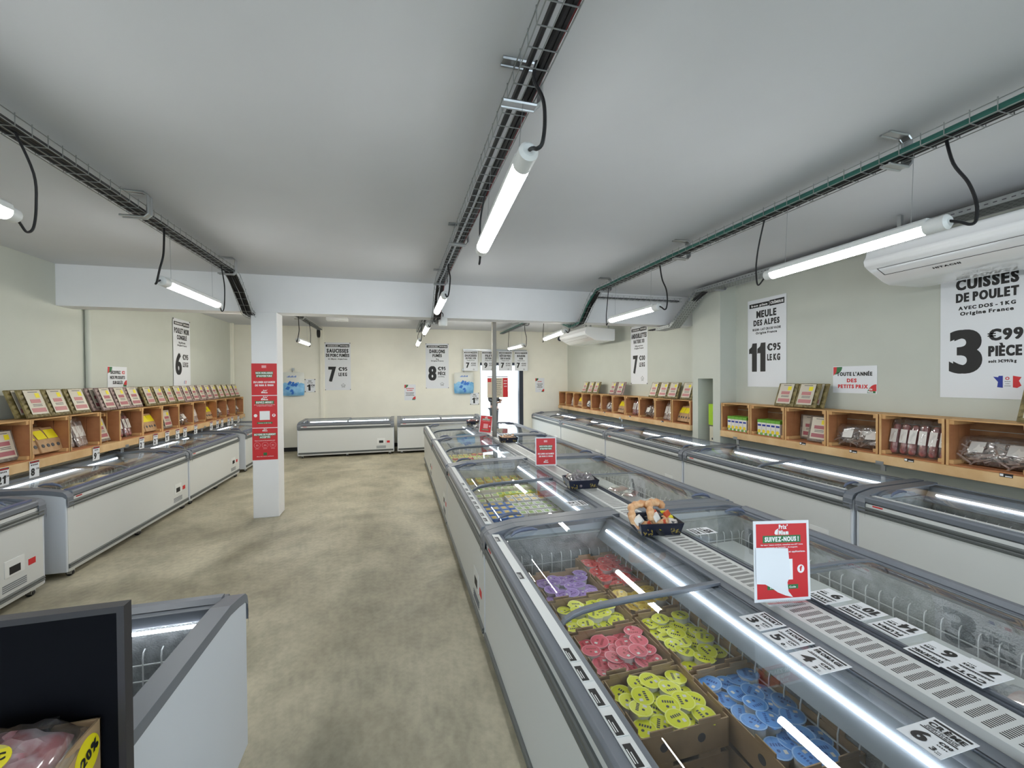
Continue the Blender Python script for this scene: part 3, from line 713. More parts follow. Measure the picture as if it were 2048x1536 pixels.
s = corner_sheet('white notice DÉCOUVREZ ICI NOS PRODUITS SURGELÉS above the long shelf', (XL+.004, 7.25, 1.87), 'E', .43, .29, [('DÉCOUVREZ',.14,.16,.50,'ink',-.10),('ICI',.14,.16,.14,'red_print',.30),('NOS PRODUITS',-.11,.16,.76,'ink',0),('SURGELÉS',-.36,.16,.50,'ink',0)]); s.done()
s = corner_sheet('small white notice with red print between the SAUCISSES and DARLONS posters', (.325, YB-.004, 1.46), 'S', .30, .43, []); lines(s,'red_print',-.11,.11,.09,2,.05,.028,3); lines(s,'ink',-.12,.12,-.02,3,.035,.016,4); s.done()
s = corner_sheet('small white notice with red and black print in the corner beside the door', (4.06, YB-.004, 1.62), 'S', .28, .42, []); lines(s,'red_print',-.07,.07,.09,1,.05,.028,3); lines(s,'ink',-.09,.09,.02,3,.045,.024,4); lines(s,'ink_grey',-.04,.04,-.12,1,.03,.008,4); s.done()
for lb, x, z in (('small price card 1€50 between ice bag and SAUCISSES poster', -2.165, 1.67), ('small price card 1€50 below the ice bag by the door', 2.10, 1.255)):
    s = Sign('price_card', lb, 'price card', (x, YB-.02, z), WALLROT['S'], .25, .33); s.T('SAC', .10, .035, .07, 'ink', .0); s.T('GLAÇONS'.replace('Ç','C'), .06, .022, .12, 'ink', .0)
    s.T('1', -.13, .16, .07, 'ink', -.03); s.T('€50', -.02, .05, .08, 'ink', .065); lines(s,'ink',.03,.10,-.05,1,.02,.014)
    t = s.done()
    for px in (-.115,.115):
        for py in (-.155,.155): MB().lathe([(.014,0),(.014,.004)], 8, (px,py,0)).build('pin', 'ink_grey', t)

def band(s, *a): MB().rect(*a, .0007).build('text_band', 'green_print', s.t)
def logo(s, x, y, k, c='white_ink'):
    s.T('Prix', y, .5*k, 1.0*k, c, x+.15*k); s.T("'", y+.1*k, .4*k, .1*k, c, x+.75*k); s.T('Miam', y-.62*k, .5*k, 1.25*k, c, x+.25*k)
    m = s.mb(c); m.poly([(x-.95*k,y-.45*k),(x-.85*k,y-.15*k),(x-.45*k,y+.10*k),(x-.50*k,y-.60*k),(x-.80*k,y-.60*k)], .001)
def hours(s, w, h, frame=False):
    s.mb('pink_ink').rect(-.10*w, .36*h, .08*w, .44*h, .0008)
    for k, (tx, ww) in enumerate((('NOS HORAIRES', .66), ("D'OUVERTURE", .60))):
        band(s, -ww*w/2-.02*w, (.155-k*.095)*h, ww*w/2+.02*w, (.245-k*.095)*h); s.T(tx, (.17-k*.095)*h, .06*h, ww*w, 'white_ink')
    s.T('DU LUNDI AU SAMEDI', -.12*h, .06*h, .84*w, 'white_ink'); s.T('DE 9H00 À 19H00', -.22*h, .06*h, .72*w, 'white_ink'); logo(s, 0, -.38*h, .085*w*1.6)
def follow(s, w, h, code='white_ink'):
    logo(s, 0, .43*h, .15*w); band(s,-.37*w,.245*h,.37*w,.345*h); s.T('SUIVEZ-NOUS !', .262*h, .065*h, .66*w, 'white_ink')
    s.T('Sur nos réseaux sociaux, consultez nos différents', .21*h, .018*h, .82*w, 'white_ink'); s.T("arrivages et l'actualité du magasin.", .175*h, .018*h, .62*w, 'white_ink')
    s.R(-.20*w,-.26*h,.20*w,.02*h, code)
    s.mb('white_ink').disc(.36*w, -.12*h, .07*w, .0008, 18); s.T('f', -.15*h, .07*h, .05*w, 'red_print', .36*w, z=.0012)
    band(s,-.30*w,-.385*h,.30*w,-.325*h); s.T('Scannez le QR Code', -.37*h, .025*h, .5*w, 'white_ink')
# three red posters on the column
s = Sign('column_poster', 'red opening hours poster, topmost of three on the white column', 'poster', (-1.685, 6.147, 1.82), WALLROT['S'], .298, .415, 'red_print'); hours(s,.298,.415); s.done()
s = Sign('column_poster', 'red SUIVEZ-NOUS poster, middle of three on the white column', 'poster', (-1.685, 6.147, 1.395), WALLROT['S'], .298, .415, 'red_print'); follow(s,.298,.415)
s.mb('white_ink').disc(-.36*.298, -.12*.415, .07*.298, .0008, 18); s.done()
s = Sign('column_poster', 'red payment methods poster, lowest of three on the white column', 'poster', (-1.685, 6.147, .97), WALLROT['S'], .298, .415, 'red_print'); w, h = .298, .415
logo(s, 0, .45*h, .11*w)
for k, (tx, ww) in enumerate((('MOYENS DE PAIEMENT', .84), ('ACCEPTÉS', .40))): band(s,-ww*w/2-.02*w,(.265-k*.085)*h,ww*w/2+.02*w,(.345-k*.085)*h); s.T(tx,(.275-k*.085)*h,.058*h,ww*w,'white_ink')
s.T('Nous acceptons les paiements par', .10*h, .025*h, .8*w, 'white_ink')
for x in (-.31,0,.31): s.mb('pink_ink').disc(x*w, -.03*h, .125*w, .0008, 24, r0=.93); lines(s,'pink_ink',(x-.07)*w,(x+.07)*w,-.03*h,2,.03*h,.018*h,2); lines(s,'pink_ink',(x-.10)*w,(x+.10)*w,-.15*h,1,.03*h,.012*h,5)
band(s,-.07*w,-.36*h,.07*w,-.27*h); s.T('Merci de votre confiance', -.40*h, .02*h, .66*w, 'white_ink'); s.done()
for i, z in enumerate((1.6075, 1.1825)): pass
# white border strips between the column posters are the column itself; standing cards on the island
def card(label, loc, rz, tilt, kind, w=.29, h=.34, roll=0):
    s = Sign('card_stand', label, 'card stand', (0,0,0), (0,0,0), w, h, 'paper', thick=.003)
    s.R(-w/2+.012,-h/2+.012,w/2-.012,h/2-.012,'red_print',.0003)
    if kind == 'hours': hours(s, w*.9, h*.9)
    elif kind == 'torn':
        follow(s, w*.92, h*.92, 'white_ink'); s.T('et applications.', .10*h, .022*h, .30*w, 'white_ink', .27*w)
        m = MB(); m.poly([(-.475*w,.175*h),(.10*w,.155*h),(.135*w,-.17*h),(.075*w,-.27*h),(.09*w,-.38*h),(.17*w,-.455*h),(.04*w,-.43*h),(-.10*w,-.385*h),(-.20*w,-.33*h),(-.32*w,-.28*h),(-.475*w,-.27*h)], .003); m.build('torn_paper', 'paper', s.t)
    else: follow(s, w*.9, h*.9, 'pink_ink')
    t = s.done()
    MB().box(-w*.35,-h/2-.004,-.03,w*.35,-h/2+.004,.03).build('foot', 'film', t)
    t.matrix_world = Matrix.Translation(loc) @ Matrix.Rotation(rz,4,'Z') @ Matrix.Rotation(PI/2-tilt,4,'X') @ Matrix.Rotation(roll,4,'Z') @ Matrix.Translation((0,h/2+.004,0))
    return t
card('red SUIVEZ-NOUS card half covered with torn white paper, standing beside the yogurt freezer', (1.553,1.385,.8572), -.08, .08, 'torn', .272, .33, -.045)
card('red opening hours card standing upright on the island spine', (1.545,4.27,.8572), -.12, .08, 'hours', .235, .305, -.01)
card('narrow red card leaning sideways on the island near the steel pole', (1.47,7.20,.8572), -.25, .25, 'follow', .22, .31, -.10)
# menu board stuck on the glass of the back door
s = Sign('menu_poster', 'cream and red menu poster on the glass of the back door', 'poster', (2.80, YB+.078, 1.56), WALLROT['S'], .62, .57, mat('cream_paper', (212,202,180), .6))
s.R(.155,-.275,.30,.28,'red_print'); s.R(-.30,.16,-.19,.27,'red_print'); lines(s,'ink_grey',-.18,.13,.22,9,.055,.018,8); lines(s,'pink_ink',-.29,-.20,.08,6,.05,.015,9); lines(s,'white_ink',.18,.28,.18,3,.08,.03,9); s.R(-.31,.30,.31,.325,'ink_grey'); s.done()
# ================================================================ WALL SHELVES, WOODEN CRATES AND THEIR GOODS
ORD15 = ['fourteenth','fifteenth']
ORD = ['first','second','third','fourth','fifth','sixth','seventh','eighth','ninth','tenth','eleventh','twelfth','thirteenth']+ORD15
def shelf(y0, y1, side, label, bys):
    xf, xb = (-3.50, XL) if side == 'L' else (4.63, XR)
    t = thing('wall_shelf', label, 'shelf', (0,0,0))
    MB().box(xf, y0, .932, xb, y1, 1.022).build('plank', 'plank', t, bevel=.004)
    s = 1 if side == 'L' else -1
    for y in bys:
        MB().box(xf-s*.06, y-.02, .86, xf-s*.045, y+.02, .932).box(xf-s*.10, y-.04, .922, xf+s*.004, y+.04, .932).box(xf+s*.0, y-.035, .93, xf+s*.004, y+.035, .96).box(xf-s*.06, y-.012, .905, xb, y+.012, .925).build('shelf_bracket', 'steel', t)
    return t
shelf(3.2, 11.25, 'L', 'long unbroken wooden wall shelf below the POULET poster', (4.4, 6.75, 9.1, 11.15))
shelf(1.2, 5.19, 'R', 'wooden wall shelf under the MEULE poster, ending at the pilaster', (3.05, 4.9))
shelf(5.86, 11.70, 'R', 'wooden wall shelf under the ANDOUILLETTES poster, behind the pilaster', (8.1, 11.4))

def crate(wd=.518, dp=.29, h=.405):
    """wine-crate style box lying on its side, open towards -x; origin at the middle of its base front"""
    t = thing('wooden_crate', '', 'crate'); k = wd/2
    b = MB()
    for x0, x1 in ((0,.09),(.10,.19),(.20,dp-.005)): b.box(x0,-k,0,x1,k,.012)
    b.build('bottom_boards', 'wood_dark', t, bevel=.0015)
    b = MB()
    for x0, x1 in ((0,.09),(.10,.19),(.20,dp-.005)): b.box(x0,-k,h-.012,x1,k,h)
    b.build('top_boards', 'wood', t, bevel=.0015)
    for s in (-1, 1):
        MB().box(-.006, s*k, .0, .0015, s*(k-.019), h).build('front_post', 'wood', t, bevel=.0015)
        b = MB()
        for x0, x1 in ((.002,.135),(.14,dp-.008)): b.box(x0, s*k, .0125, x1, s*(k-.014), h-.0125)
        b.build('side_boards', 'wood_dark', t, bevel=.0015)
        for z in (.0125, h-.0125-.035):
            b = MB().prism([(s*(k-.0145), z), (s*(k-.05), z), (s*(k-.05), z+.035), (s*(k-.0145), z+.035)], .004, dp-.02, 'x').build('corner_batten', 'wood', t, bevel=.002)
    b = MB()
    for j in range(4): b.box(dp-.008, -k+.002, .006+j*.0995, dp, k-.002, .006+j*.0995+.093)
    b.build('back_slats', 'wood_back', t, bevel=.0015)
    return t

def bumpy(mb, w, h, t, nu=5, nv=6, amp=.014):
    """moulded pulp tray: both faces dimpled; stands upright, width along y, height along z"""
    N, Mv = nu*4, nv*4; vs = []; fs = []
    for sgn in (-1, 1):
        for j in range(Mv+1):
            for i in range(N+1):
                u, v = i/N, j/Mv
                d = amp*abs(math.sin(PI*nu*u))*abs(math.sin(PI*nv*v))
                vs.append((sgn*(t/2-amp+d), (u-.5)*w, v*h))
    n = (N+1)*(Mv+1)
    for j in range(Mv):
        for i in range(N):
            a = j*(N+1)+i; q = (a, a+1, a+N+2, a+N+1); fs.append(tuple(reversed(q))); fs.append(tuple(n+k for k in q))
    e = list(range(N+1))+[(j+1)*(N+1)-1 for j in range(1,Mv+1)]+[Mv*(N+1)+i for i in range(N-1,-1,-1)]+[j*(N+1) for j in range(Mv-1,0,-1)]
    for a, b in zip(e, e[1:]+e[:1]): fs.append((a, b, n+b, n+a))
    return mb.add(vs, fs)
mat('pulp_grey', (150,138,128), .45, noise=.35, nscale=25)
mat('pulp_olive', (142,128,82), .4, noise=.35, nscale=25, rgb2=(96,84,48))
mat('pulp_pink', (164,142,136), .35, noise=.3, nscale=25, rgb2=(124,102,98))
mat('label_white', (226,222,216), .35); mat('label_pack', (206,197,180), .3)
mat('label_pink', (188,122,122), .4)
mat('label_mauve', (166,92,100), .4)
mat('paper_tan', (196,158,116), .6, noise=.2, nscale=14)
mat('sausage_red', (128,48,50), .35, noise=.45, nscale=30, rgb2=(176,110,104))
mat('sausage_grey', (150,126,118), .45, noise=.4, nscale=30, rgb2=(196,180,170))
mat('stick_grey', (158,136,122), .5, noise=.4, nscale=18, rgb2=(112,90,80))
mat('milk_green', (110,170,60), .4); mat('milk_yellow', (238,214,50), .4)
def tray_pack(pulp):
    t = thing('tray_pack', '', 'food pack'); w, h = .275, .30
    bumpy(MB(), w, h, .045).build('pulp_tray', pulp, t, smooth=True)
    if pulp != 'plain':
        m = MB().box(-.0262, -.098, .030, -.0245, .098, h-.012).build('label', 'label_pack', t)
        k = MB()
        for z0, z1, a in ((.05,.095,.083),(.15,.19,.06)): k.box(-.0272,-a,z0,-.0263,a,z1)
        k.build('print', 'label_mauve' if pulp != 'pulp_olive' else 'label_pink', m)
        MB().box(-.0276, -.07, .205, -.0264, -.02, .255).build('price_sticker', 'yellow', m)
        k = MB(); 
        for z in (.115,.13,.265): k.box(-.0272,-.06,z,-.0263,.05,z+.006)
        k.build('small_print', 'ink_grey', m)
    return t
def paper_pack(v=0):
    t = thing('paper_packet', '', 'food pack'); vs = []; w, d, h = .125, .06, .23
    P = [(-d/2,-w/2,0),(d/2,-w/2,0),(d/2,w/2,0),(-d/2,w/2,0),(-d/2-.006,-w/2-.003,.10),(d/2+.006,-w/2-.003,.10),(d/2+.006,w/2+.003,.10),(-d/2-.006,w/2+.003,.10),(-.012,-w/2+.006,h),(.012,-w/2+.006,h),(.012,w/2-.006,h),(-.012,w/2-.006,h)]
    F = [(0,3,2,1),(8,9,10,11)]
    for a in (0,4): F += [(a,a+1,a+5,a+4),(a+1,a+2,a+6,a+5),(a+2,a+3,a+7,a+6),(a+3,a,a+4,a+7)]
    MB().add(P, F).build('bag', 'paper_tan', t, bevel=.006)
    MB().add([(-.0385,-.05,.12),(-.0385,.05,.12),(-.0205,.05,.205),(-.0205,-.05,.205)], [(0,3,2,1)]).build('sticker', 'yellow', t)
    m = MB()
    for y in (-.028,.028): m.tube([(-.0366,y,.06),(-.035,y,.06)], .016, 10)
    m.build('window', 'ink_grey', t)
    return t
def capsule(mb, p0, p1, r, n=8):
    a, b = Vector(p0), Vector(p1); d = (b-a).normalized()
    return mb.tube([a-d*r*.9, a-d*r*.5, a, a+(b-a)*.5+Vector((0,0,0)), b, b+d*r*.5, b+d*r*.9], [r*.3,r*.82,r,r*.97,r,r*.82,r*.3], n)
def sausage_pack(m='sausage_red', k=2, L=.27, r=.024, label=True):
    t = thing('sausage_pack', '', 'food pack'); mb = MB()
    for i in range(k):
        y = (i-(k-1)/2)*r*2.05; capsule(mb, (random.uniform(-.006,.006), y, r), (random.uniform(-.006,.006), y+random.uniform(-.01,.01), L-r), r)
    mb.build('sausages', m, t, smooth=True)
    w = k*r*2.1+.03; f = MB(); f.m = Matrix(((0,0,1,0),(1,0,0,0),(0,1,0,L/2+.02),(0,0,0,1)))
    f.pillow(w, L+.06, r*2.5, 6, 10, wr=.004, seed=k).build('clear_bag', 'film', t, smooth=True)
    if label: MB().box(-r*1.32,-w*.33,L*.36,-r*1.27,w*.33,L*.80).build('label', 'label_white', t)
    return t
def snack_bag(m='stick_grey', w=.25, h=.20, n=34, seed=1):
    t = thing('snack_bag', '', 'food pack'); r = random.Random(seed); mb = MB()
    for i in range(n):
        c = Vector((r.uniform(-.035,.035), r.uniform(-w*.36,w*.36), r.uniform(.012,h*.55)))
        d = Vector((r.uniform(-.3,.3), r.uniform(-1,1), r.uniform(-.5,.5))).normalized()*r.uniform(.03,.055); mb.tube([c-d, c, c+d], [.006,.0075,.005], 5)
    tag(mb.build('sticks', m, t, smooth=True), kind='stuff')
    f = MB(); f.m = Matrix(((0,0,1,0),(1,0,0,0),(0,1,0,h*.5),(0,0,0,1)))
    f.pillow(w, h, .10, 9, 8, wr=.012, seed=seed).build('clear_bag', 'film', t, smooth=True)
    MB().add([(-.060,-.05,h*.35),(-.060,.03,h*.33),(-.045,.032,h*.72),(-.045,-.048,h*.74)], [(0,3,2,1)]).build('label', 'label_white', t)
    return t
def milk():
    t = thing('milk_carton', '', 'carton')
    MB().box(-.045,-.033,0,.045,.033,.165).build('body', 'label_white', t, bevel=.003)
    MB().box(-.0455,-.0335,.165,.0455,.0335,.20).prism([(-.0455,.20),(.0455,.20),(.035,.207),(-.035,.207)],-.0335,.0335).build('top', 'milk_green', t)
    m = MB().tube([(-.0458,.003,.05),(-.0451,.003,.05)], .024, 12); m.build('flower_print', 'milk_yellow', t)
    MB().box(-.0458,-.026,.118,-.0451,.026,.142).build('blue_print', 'blue_print', t)
    k = MB().box(-.0457,-.033,.0,-.0451,-.012,.03).box(-.0457,.018,.0,-.0451,.033,.035).build('leaf_print', 'milk_green', t)
    return t
MK = {'eggG': lambda: tray_pack('pulp_grey'), 'eggO': lambda: tray_pack('pulp_olive'), 'eggP': lambda: tray_pack('pulp_pink'), 'paper': paper_pack,
      'saus': lambda: sausage_pack('sausage_red', 1, .30, .028), 'slim': lambda: sausage_pack('sausage_grey', 3, .30, .014, True), 'snack': snack_bag, 'sticks': lambda: snack_bag('sausage_grey', .27, .21, 40, 5), 'milk': milk}
WORD = {'eggG': 'grey moulded tray pack', 'eggO': 'olive moulded tray pack', 'eggP': 'pinkish moulded tray pack', 'paper': 'tan paper packet', 'saus': 'clear pack of dark red sausage',
        'slim': 'clear pack of thin sausages', 'snack': 'clear bag of small meat sticks', 'sticks': 'clear bag of pale meat sticks', 'milk': 'milk carton with yellow flower'}
LAY = {'eggG': [(.09,-.10,.22),(.15,-.08,.2),(.21,.09,.1)], 'eggO': [(.15,.02,.25)], 'eggP': [(.15,0,.25)], 'egg1': [(.15,0,.25)],
       'paper': [(.09,-.17,.32),(.08,-.03,.38),(.10,.11,.35),(.17,-.11,.18),(.18,.05,.14)], 'saus': [(.11,-.17,.28),(.10,-.09,.33),(.13,-.01,.22),(.11,.075,.3),(.13,.16,.25),(.15,-.13,.2),(.16,.04,.18)],
       'slim': [(.11,-.17,.30),(.09,-.07,.34),(.12,.03,.26),(.11,.12,.3),(.17,-.12,.18),(.17,.0,.18)], 'snack': [(.11,-.12,.35),(.13,.12,.25),(.20,-.02,.1)], 'sticks': [(.10,-.12,.45),(.11,.12,.4),(.20,.02,.15)], 'milk': [(.075+.092*j, -.14+.07*i, 0) for j in (0,1) for i in range(5)]}
def fill(kind, x, y, z, face, where, lay=None):
    sg = 1 if face < 0 else -1; L_ = lay or LAY[kind]      # face -1: crate opens to -x (right wall), +1: opens to +x (left wall)
    for i, (d, off, tilt) in enumerate(L_):
        rz = (0 if sg > 0 else PI)+random.uniform(-.08,.08)*(0 if kind == 'milk' else 1)
        o = place(kind, MK[kind], (0,0,0), (0,0,0), '%s in %s' % (WORD[kind], where), ('%ss in %s' % (WORD[kind].split(' with')[0], where)) if len(L_) > 1 else None)
        o.rotation_mode = 'ZYX' if False else 'XYZ'
        o.matrix_world = Matrix.Translation((x+sg*(d), y+sg*off, z+.0135+.025*abs(math.sin(tilt)))) @ Matrix.Rotation(rz,4,'Z') @ Matrix.Rotation(tilt,4,'Y') @ Matrix.Scale(1.22 if kind in ('snack','sticks','paper') else 1, 4)
CZ = 1.0225
LEFT = [(4.77,'eggG'),(5.28,'paper'),(5.785,'slim'),(6.655,'saus'),(7.17,'paper'),(7.69,'eggG'),(8.20,'snack'),(8.71,'slim'),(9.21,'paper'),(9.71,'snack'),(10.21,'saus'),(10.71,'snack')]
for i, (y, k) in enumerate(LEFT):
    wh = 'the %s crate from the camera, long shelf' % ORD[i]
    place('crate', crate, (-3.53, y+.257, CZ), Z180, 'wooden crate holding %s, %s on the long shelf' % ({'eggG':'moulded tray packs','paper':'tan paper packets','slim':'thin sausages','saus':'dark sausages','snack':'snack bags'}[k], ORD[i]+' from the camera'))
    fill(k, -3.53, y+.257, CZ, 1, wh)
place('crate_small', lambda: crate(.34, .19, .38), (-3.655, 6.475, CZ), Z180, 'smaller wooden crate set back between two crates of the long shelf')
fill('eggG', -3.56, 6.475, CZ, 1, 'the smaller set-back crate, long shelf', [(.05,0,.3)])
RN = [(4.67,'milk'),(4.14,'milk'),(3.61,'eggG'),(3.08,'snack'),(2.55,'saus'),(2.02,'sticks'),(1.49,'snack')]
for i, (y, k) in enumerate(RN):
    wh = 'the %s crate from the pilaster, MEULE shelf' % ORD[i]
    place('crate', crate, (4.655, y+.26, CZ), (0,0,0), 'wooden crate of %s, %s from the pilaster, MEULE shelf' % ({'milk':'milk cartons','eggG':'moulded tray packs','snack':'snack bags','saus':'dark sausage packs','sticks':'pale meat sticks'}[k], ORD[i]))
    fill(k, 4.655, y+.26, CZ, -1, wh, [(.10,-.20,.2),(.09,-.12,.25),(.10,-.04,.2),(.09,.04,.28),(.11,.12,.2),(.10,.20,.22),(.17,-.15,.1),(.17,.0,.1),(.17,.15,.1)] if k == 'saus' else None)
RF = [(11.15,'eggO'),(10.61,'slim'),(10.07,'paper'),(9.53,'snack'),(9.0,'eggO'),(8.46,'sticks'),(7.92,'paper'),(7.38,'saus'),(6.85,'snack'),(6.32,'slim'),(5.86,'paper')]
for i, (y, k) in enumerate(RF):
    wh = 'the %s crate from the back, ANDOUILLETTES shelf' % ORD[i]
    place('crate', crate, (4.655, y+.27, CZ), (0,0,0), 'wooden crate holding %s, %s from the back, ANDOUILLETTES shelf' % ({'eggO':'olive tray packs','snack':'snack bags','saus':'dark sausage packs','sticks':'pale meat sticks','slim':'thin sausages','paper':'tan paper packets'}[k], ORD[i]))
    fill(k, 4.655, y+.27, CZ, -1, wh)
# packs leaning on top of the crates
def tops(kind, ys, side, where, x=.0, back=()):
    for r, row in ((0, ys), (1, back)):
        for i, y in enumerate(row):
            n = len(row); lb = '%s, %s%s %s' % (WORD[kind], ORD[i]+' from the camera' if n > 1 else 'single one', ', back row' if r else (', front row' if back else ' atop crates'), where)
            o = place(kind, MK[kind], (0,0,0), (0,0,0), lb, None)
            sx = -3.575-r*.075-x if side == 'L' else 4.70+r*.075+x
            o.matrix_world = Matrix.Translation((sx, y, CZ+.405+.009)) @ Matrix.Rotation((PI if side == 'L' else 0)+random.uniform(-.05,.05),4,'Z') @ Matrix.Rotation(.33,4,'Y')
tops('eggO', (5.46,5.75,6.06), 'L', 'before the wall pipe', back=(5.43,5.72))
tops('eggP', (6.56,6.85,7.13), 'L', 'below the DÉCOUVREZ notice', back=(6.52,6.81))
tops('eggO', (7.50,7.79,8.08,8.37), 'L', 'between DÉCOUVREZ and POULET', back=(7.46,7.75))
tops('eggP', (8.66,8.95,9.24,9.53,9.82), 'L', 'below the POULET poster', back=(8.62,))
tops('eggO', (10.12,10.41,10.70,10.99), 'L', 'at the long shelf end')
tops('eggO', (9.40,9.70,10.05), 'R', 'at the back corner')
tops('eggP', (8.25,8.58), 'R', 'beside the ANDOUILLETTES poster')
tops('eggO', (6.05,6.42,6.70,7.0), 'R', 'just behind the pilaster')
tops('eggO', (3.91,4.19), 'R', 'below the MEULE poster', back=(3.87,))
tops('eggO', (1.99,), 'R', 'under the CUISSES poster')
# price tags hanging on the left plank, dark clips on the right one
NUM = ['21','8','9','2','2','1','2','3','2','4','3','2','1','2','3']
for i, (y, z) in enumerate(zip((4.92,5.26,6.146,7.07,7.42,7.75,8.07,8.32,8.71,9.36,9.65,9.88,10.22,10.42,10.79), (.965,)*15)):
    s = Sign('price_tag', 'white price tag hanging from the long shelf edge, %s from the camera' % ORD[i], 'price tag', (-3.492, y, .935+.004*(i%3)), (PI/2+.02,0,PI/2), .115, .165)
    s.R(-.055,.06,.055,.08,'ink'); s.R(-.05,.066,.05,.073,'red_print',.001); lines(s,'ink',-.045,.045,.035,1,.02,.014,i); s.T(NUM[i], -.065, .075, .04*len(NUM[i]), 'ink', -.02); s.T('€50', -.01, .018, .035, 'ink_grey', .036); s.done()
for i, y in enumerate((2.15, 2.80, 3.30, 3.87, 6.6, 7.7, 8.8)):
    s = Sign('shelf_tag', 'small dark price clip on the crate-shelf edge opposite, %s from the camera' % ORD[i], 'price tag', (4.627, y, 1.014), WALLROT['W'], .075, .028, 'ink', thick=.006); s.R(-.035,-.008,-.015,.010,'white_ink'); s.R(-.005,-.010,.033,-.003,'white_ink'); s.done()
# ================================================================ GOODS IN THE ISLAND
def carton(sx, sy, h=.105, label=''):
    """open cardboard tray with tabs; origin at the middle of its base"""
    t = thing('cardboard_tray', label, 'cardboard tray'); a, b, w = sx/2, sy/2, .005
    mb = MB().box(-a,-b,0,a,b,.004).box(-a,-b,.004,-a+w,b,h).box(a-w,-b,.004,a,b,h).box(-a+w,-b,.004,a-w,-b+w,h).box(-a+w,b-w,.004,a-w,b,h)
    for s in (-1, 1):
        for u in (-.55, .55):
            mb.box(u*a-.045, s*b-(w if s > 0 else 0), h, u*a+.045, s*b+(w if s < 0 else 0), h+.016)
            mb.box(s*a-(w if s > 0 else 0), u*b-.04, h, s*a+(w if s < 0 else 0), u*b+.04, h+.016)
    mb.build('tray', 'card', t, bevel=.0015)
    m = MB()
    for u in (-.5,.35):
        m.tube([(u*a,-b-.0012,h*.55),(u*a,-b-.0002,h*.55)], .016, 12); m.tube([(-a-.0012,u*b,h*.55),(-a-.0002,u*b,h*.55)], .016, 12)
    m.build('hand_holes', 'ink_grey', t)
    return t
mat('lid_yellow', (228,230,44), .3); mat('lid_purple', (172,138,206), .32); mat('lid_coral', (228,92,88), .32); mat('lid_pink', (226,92,108), .32)
mat('lid_gold', (222,188,66), .32); mat('lid_blue', (104,160,228), .32)
for _k, _c in (('yellow',(240,242,130)),('purple',(206,186,230)),('coral',(240,150,146)),('pink',(240,150,160)),('gold',(236,214,130)),('blue',(160,198,240))): mat('lid_'+_k+'_rim', _c, .3)
def pot(lid, dark):
    t = thing('yogurt_pot', '', 'yogurt pot')
    MB().lathe([(.029,0),(.033,.004),(.0385,.070),(.042,.072),(.042,.0745)], 16).build('cup', 'cup_white', t, smooth=True)
    mb = MB(); n = 22
    o = [(.0440*math.cos(2*PI*k/n)*(1.16 if k == 0 else 1), .0432*math.sin(2*PI*k/n)) for k in range(n)]
    mb.add([(x,y,.0748) for x,y in o]+[(x,y,.0758) for x,y in o], [tuple(range(n-1,-1,-1)), tuple(range(n,2*n))]+[(k,(k+1)%n,n+(k+1)%n,n+k) for k in range(n)])
    l = mb.build('foil_lid', lid, t)
    MB().disc(0,0,.0428,.0762,22,rx=.0436,r0=.9).build('rim', lid+'_rim', l)
    p = MB(); 
    for k in range(5): p.rect(-.022+k*.009, -.017, -.016+k*.009, -.006, .0763)
    p.disc(.004, .010, .006, .0763, 8); p.build('print', dark, l)
    p = MB().rect(-.024,.006,-.012,.020,.0763); p.build('pale_print', 'label_white', l)
    return t
POT = {'yellow': 'ink_grey', 'purple': mat('purple_dark', (104,70,140), .4), 'coral': mat('coral_dark', (170,48,52), .4), 'pink': MATS['coral_dark'], 'gold': mat('gold_dark', (160,120,40), .4), 'blue': mat('blue_dark', (56,98,170), .4)}
ZT = .485
def pots(color, x0, x1, y0, y1, nx, ny, where, skip=(), tier=.105):
    cx, cy, sx, sy = (x0+x1)/2, (y0+y1)/2, x1-x0, y1-y0
    place(('carton', round(sx,3), round(sy,3)), lambda: carton(sx, sy), (cx, cy, ZT), (0,0,0), 'cardboard tray of %s-lidded yogurt pots, %s' % (color, where))
    place(('carton', round(sx,3), round(sy,3)), None, (cx, cy, ZT-.122), (0,0,0), 'lower cardboard tray under the %s yogurt pots, %s' % (color, where))
    rnd = random.Random(int(x0*1000+y0*100)); k = 0
    for j in range(ny):
        for i in range(nx):
            if (i, j) in skip: continue
            x = x0+.052+(sx-.104)*(i+(.22 if j % 2 else 0))/(nx-1+.22); y = y0+.050+(sy-.100)*j/(ny-1)
            place(('pot', color), lambda: pot('lid_'+color, POT[color]), (x+rnd.uniform(-.003,.003), y+rnd.uniform(-.003,.003), ZT+.0048+.013*((i+2*j+rnd.randint(0,1)) % 3)), (rnd.uniform(-.12,.12), rnd.uniform(-.12,.12), rnd.uniform(0,6.28)),
                  'yogurt pot with %s foil lid, tray %s' % (color, where), '%s-lidded yogurt pots, %s' % (color, where)); k += 1
pots('yellow', .775,1.130, 1.225,1.512, 5, 4, 'front row, first from the camera')
pots('pink',   .775,1.130, 1.530,1.815, 5, 4, 'front row, second from the camera')
pots('yellow', .775,1.130, 1.835,2.110, 5, 4, 'front row, third from the camera')
pots('purple', .775,1.130, 2.130,2.440, 5, 4, 'front row, far end')
pots('blue',   1.145,1.440, .985,1.440, 4, 6, 'back row, first from the camera', skip=((3,0),(0,0)))
pots('yellow', 1.145,1.440, 1.460,1.870, 4, 6, 'back row, second from the camera', skip=((3,0),(2,0)))
pots('gold',   1.145,1.440, 1.890,2.150, 4, 3, 'back row, third from the camera', skip=((0,0),(3,0)))
pots('coral',  1.145,1.440, 2.170,2.600, 4, 6, 'back row, far end')
# shelf of lower goods on which the trays stand
tag(MB().box(.66,.70,.171,1.455,2.62,.345).build('stacked_cartons', 'card', bevel=.004), 'lower layers of brown cardboard under the yogurt trays', 'cardboard')

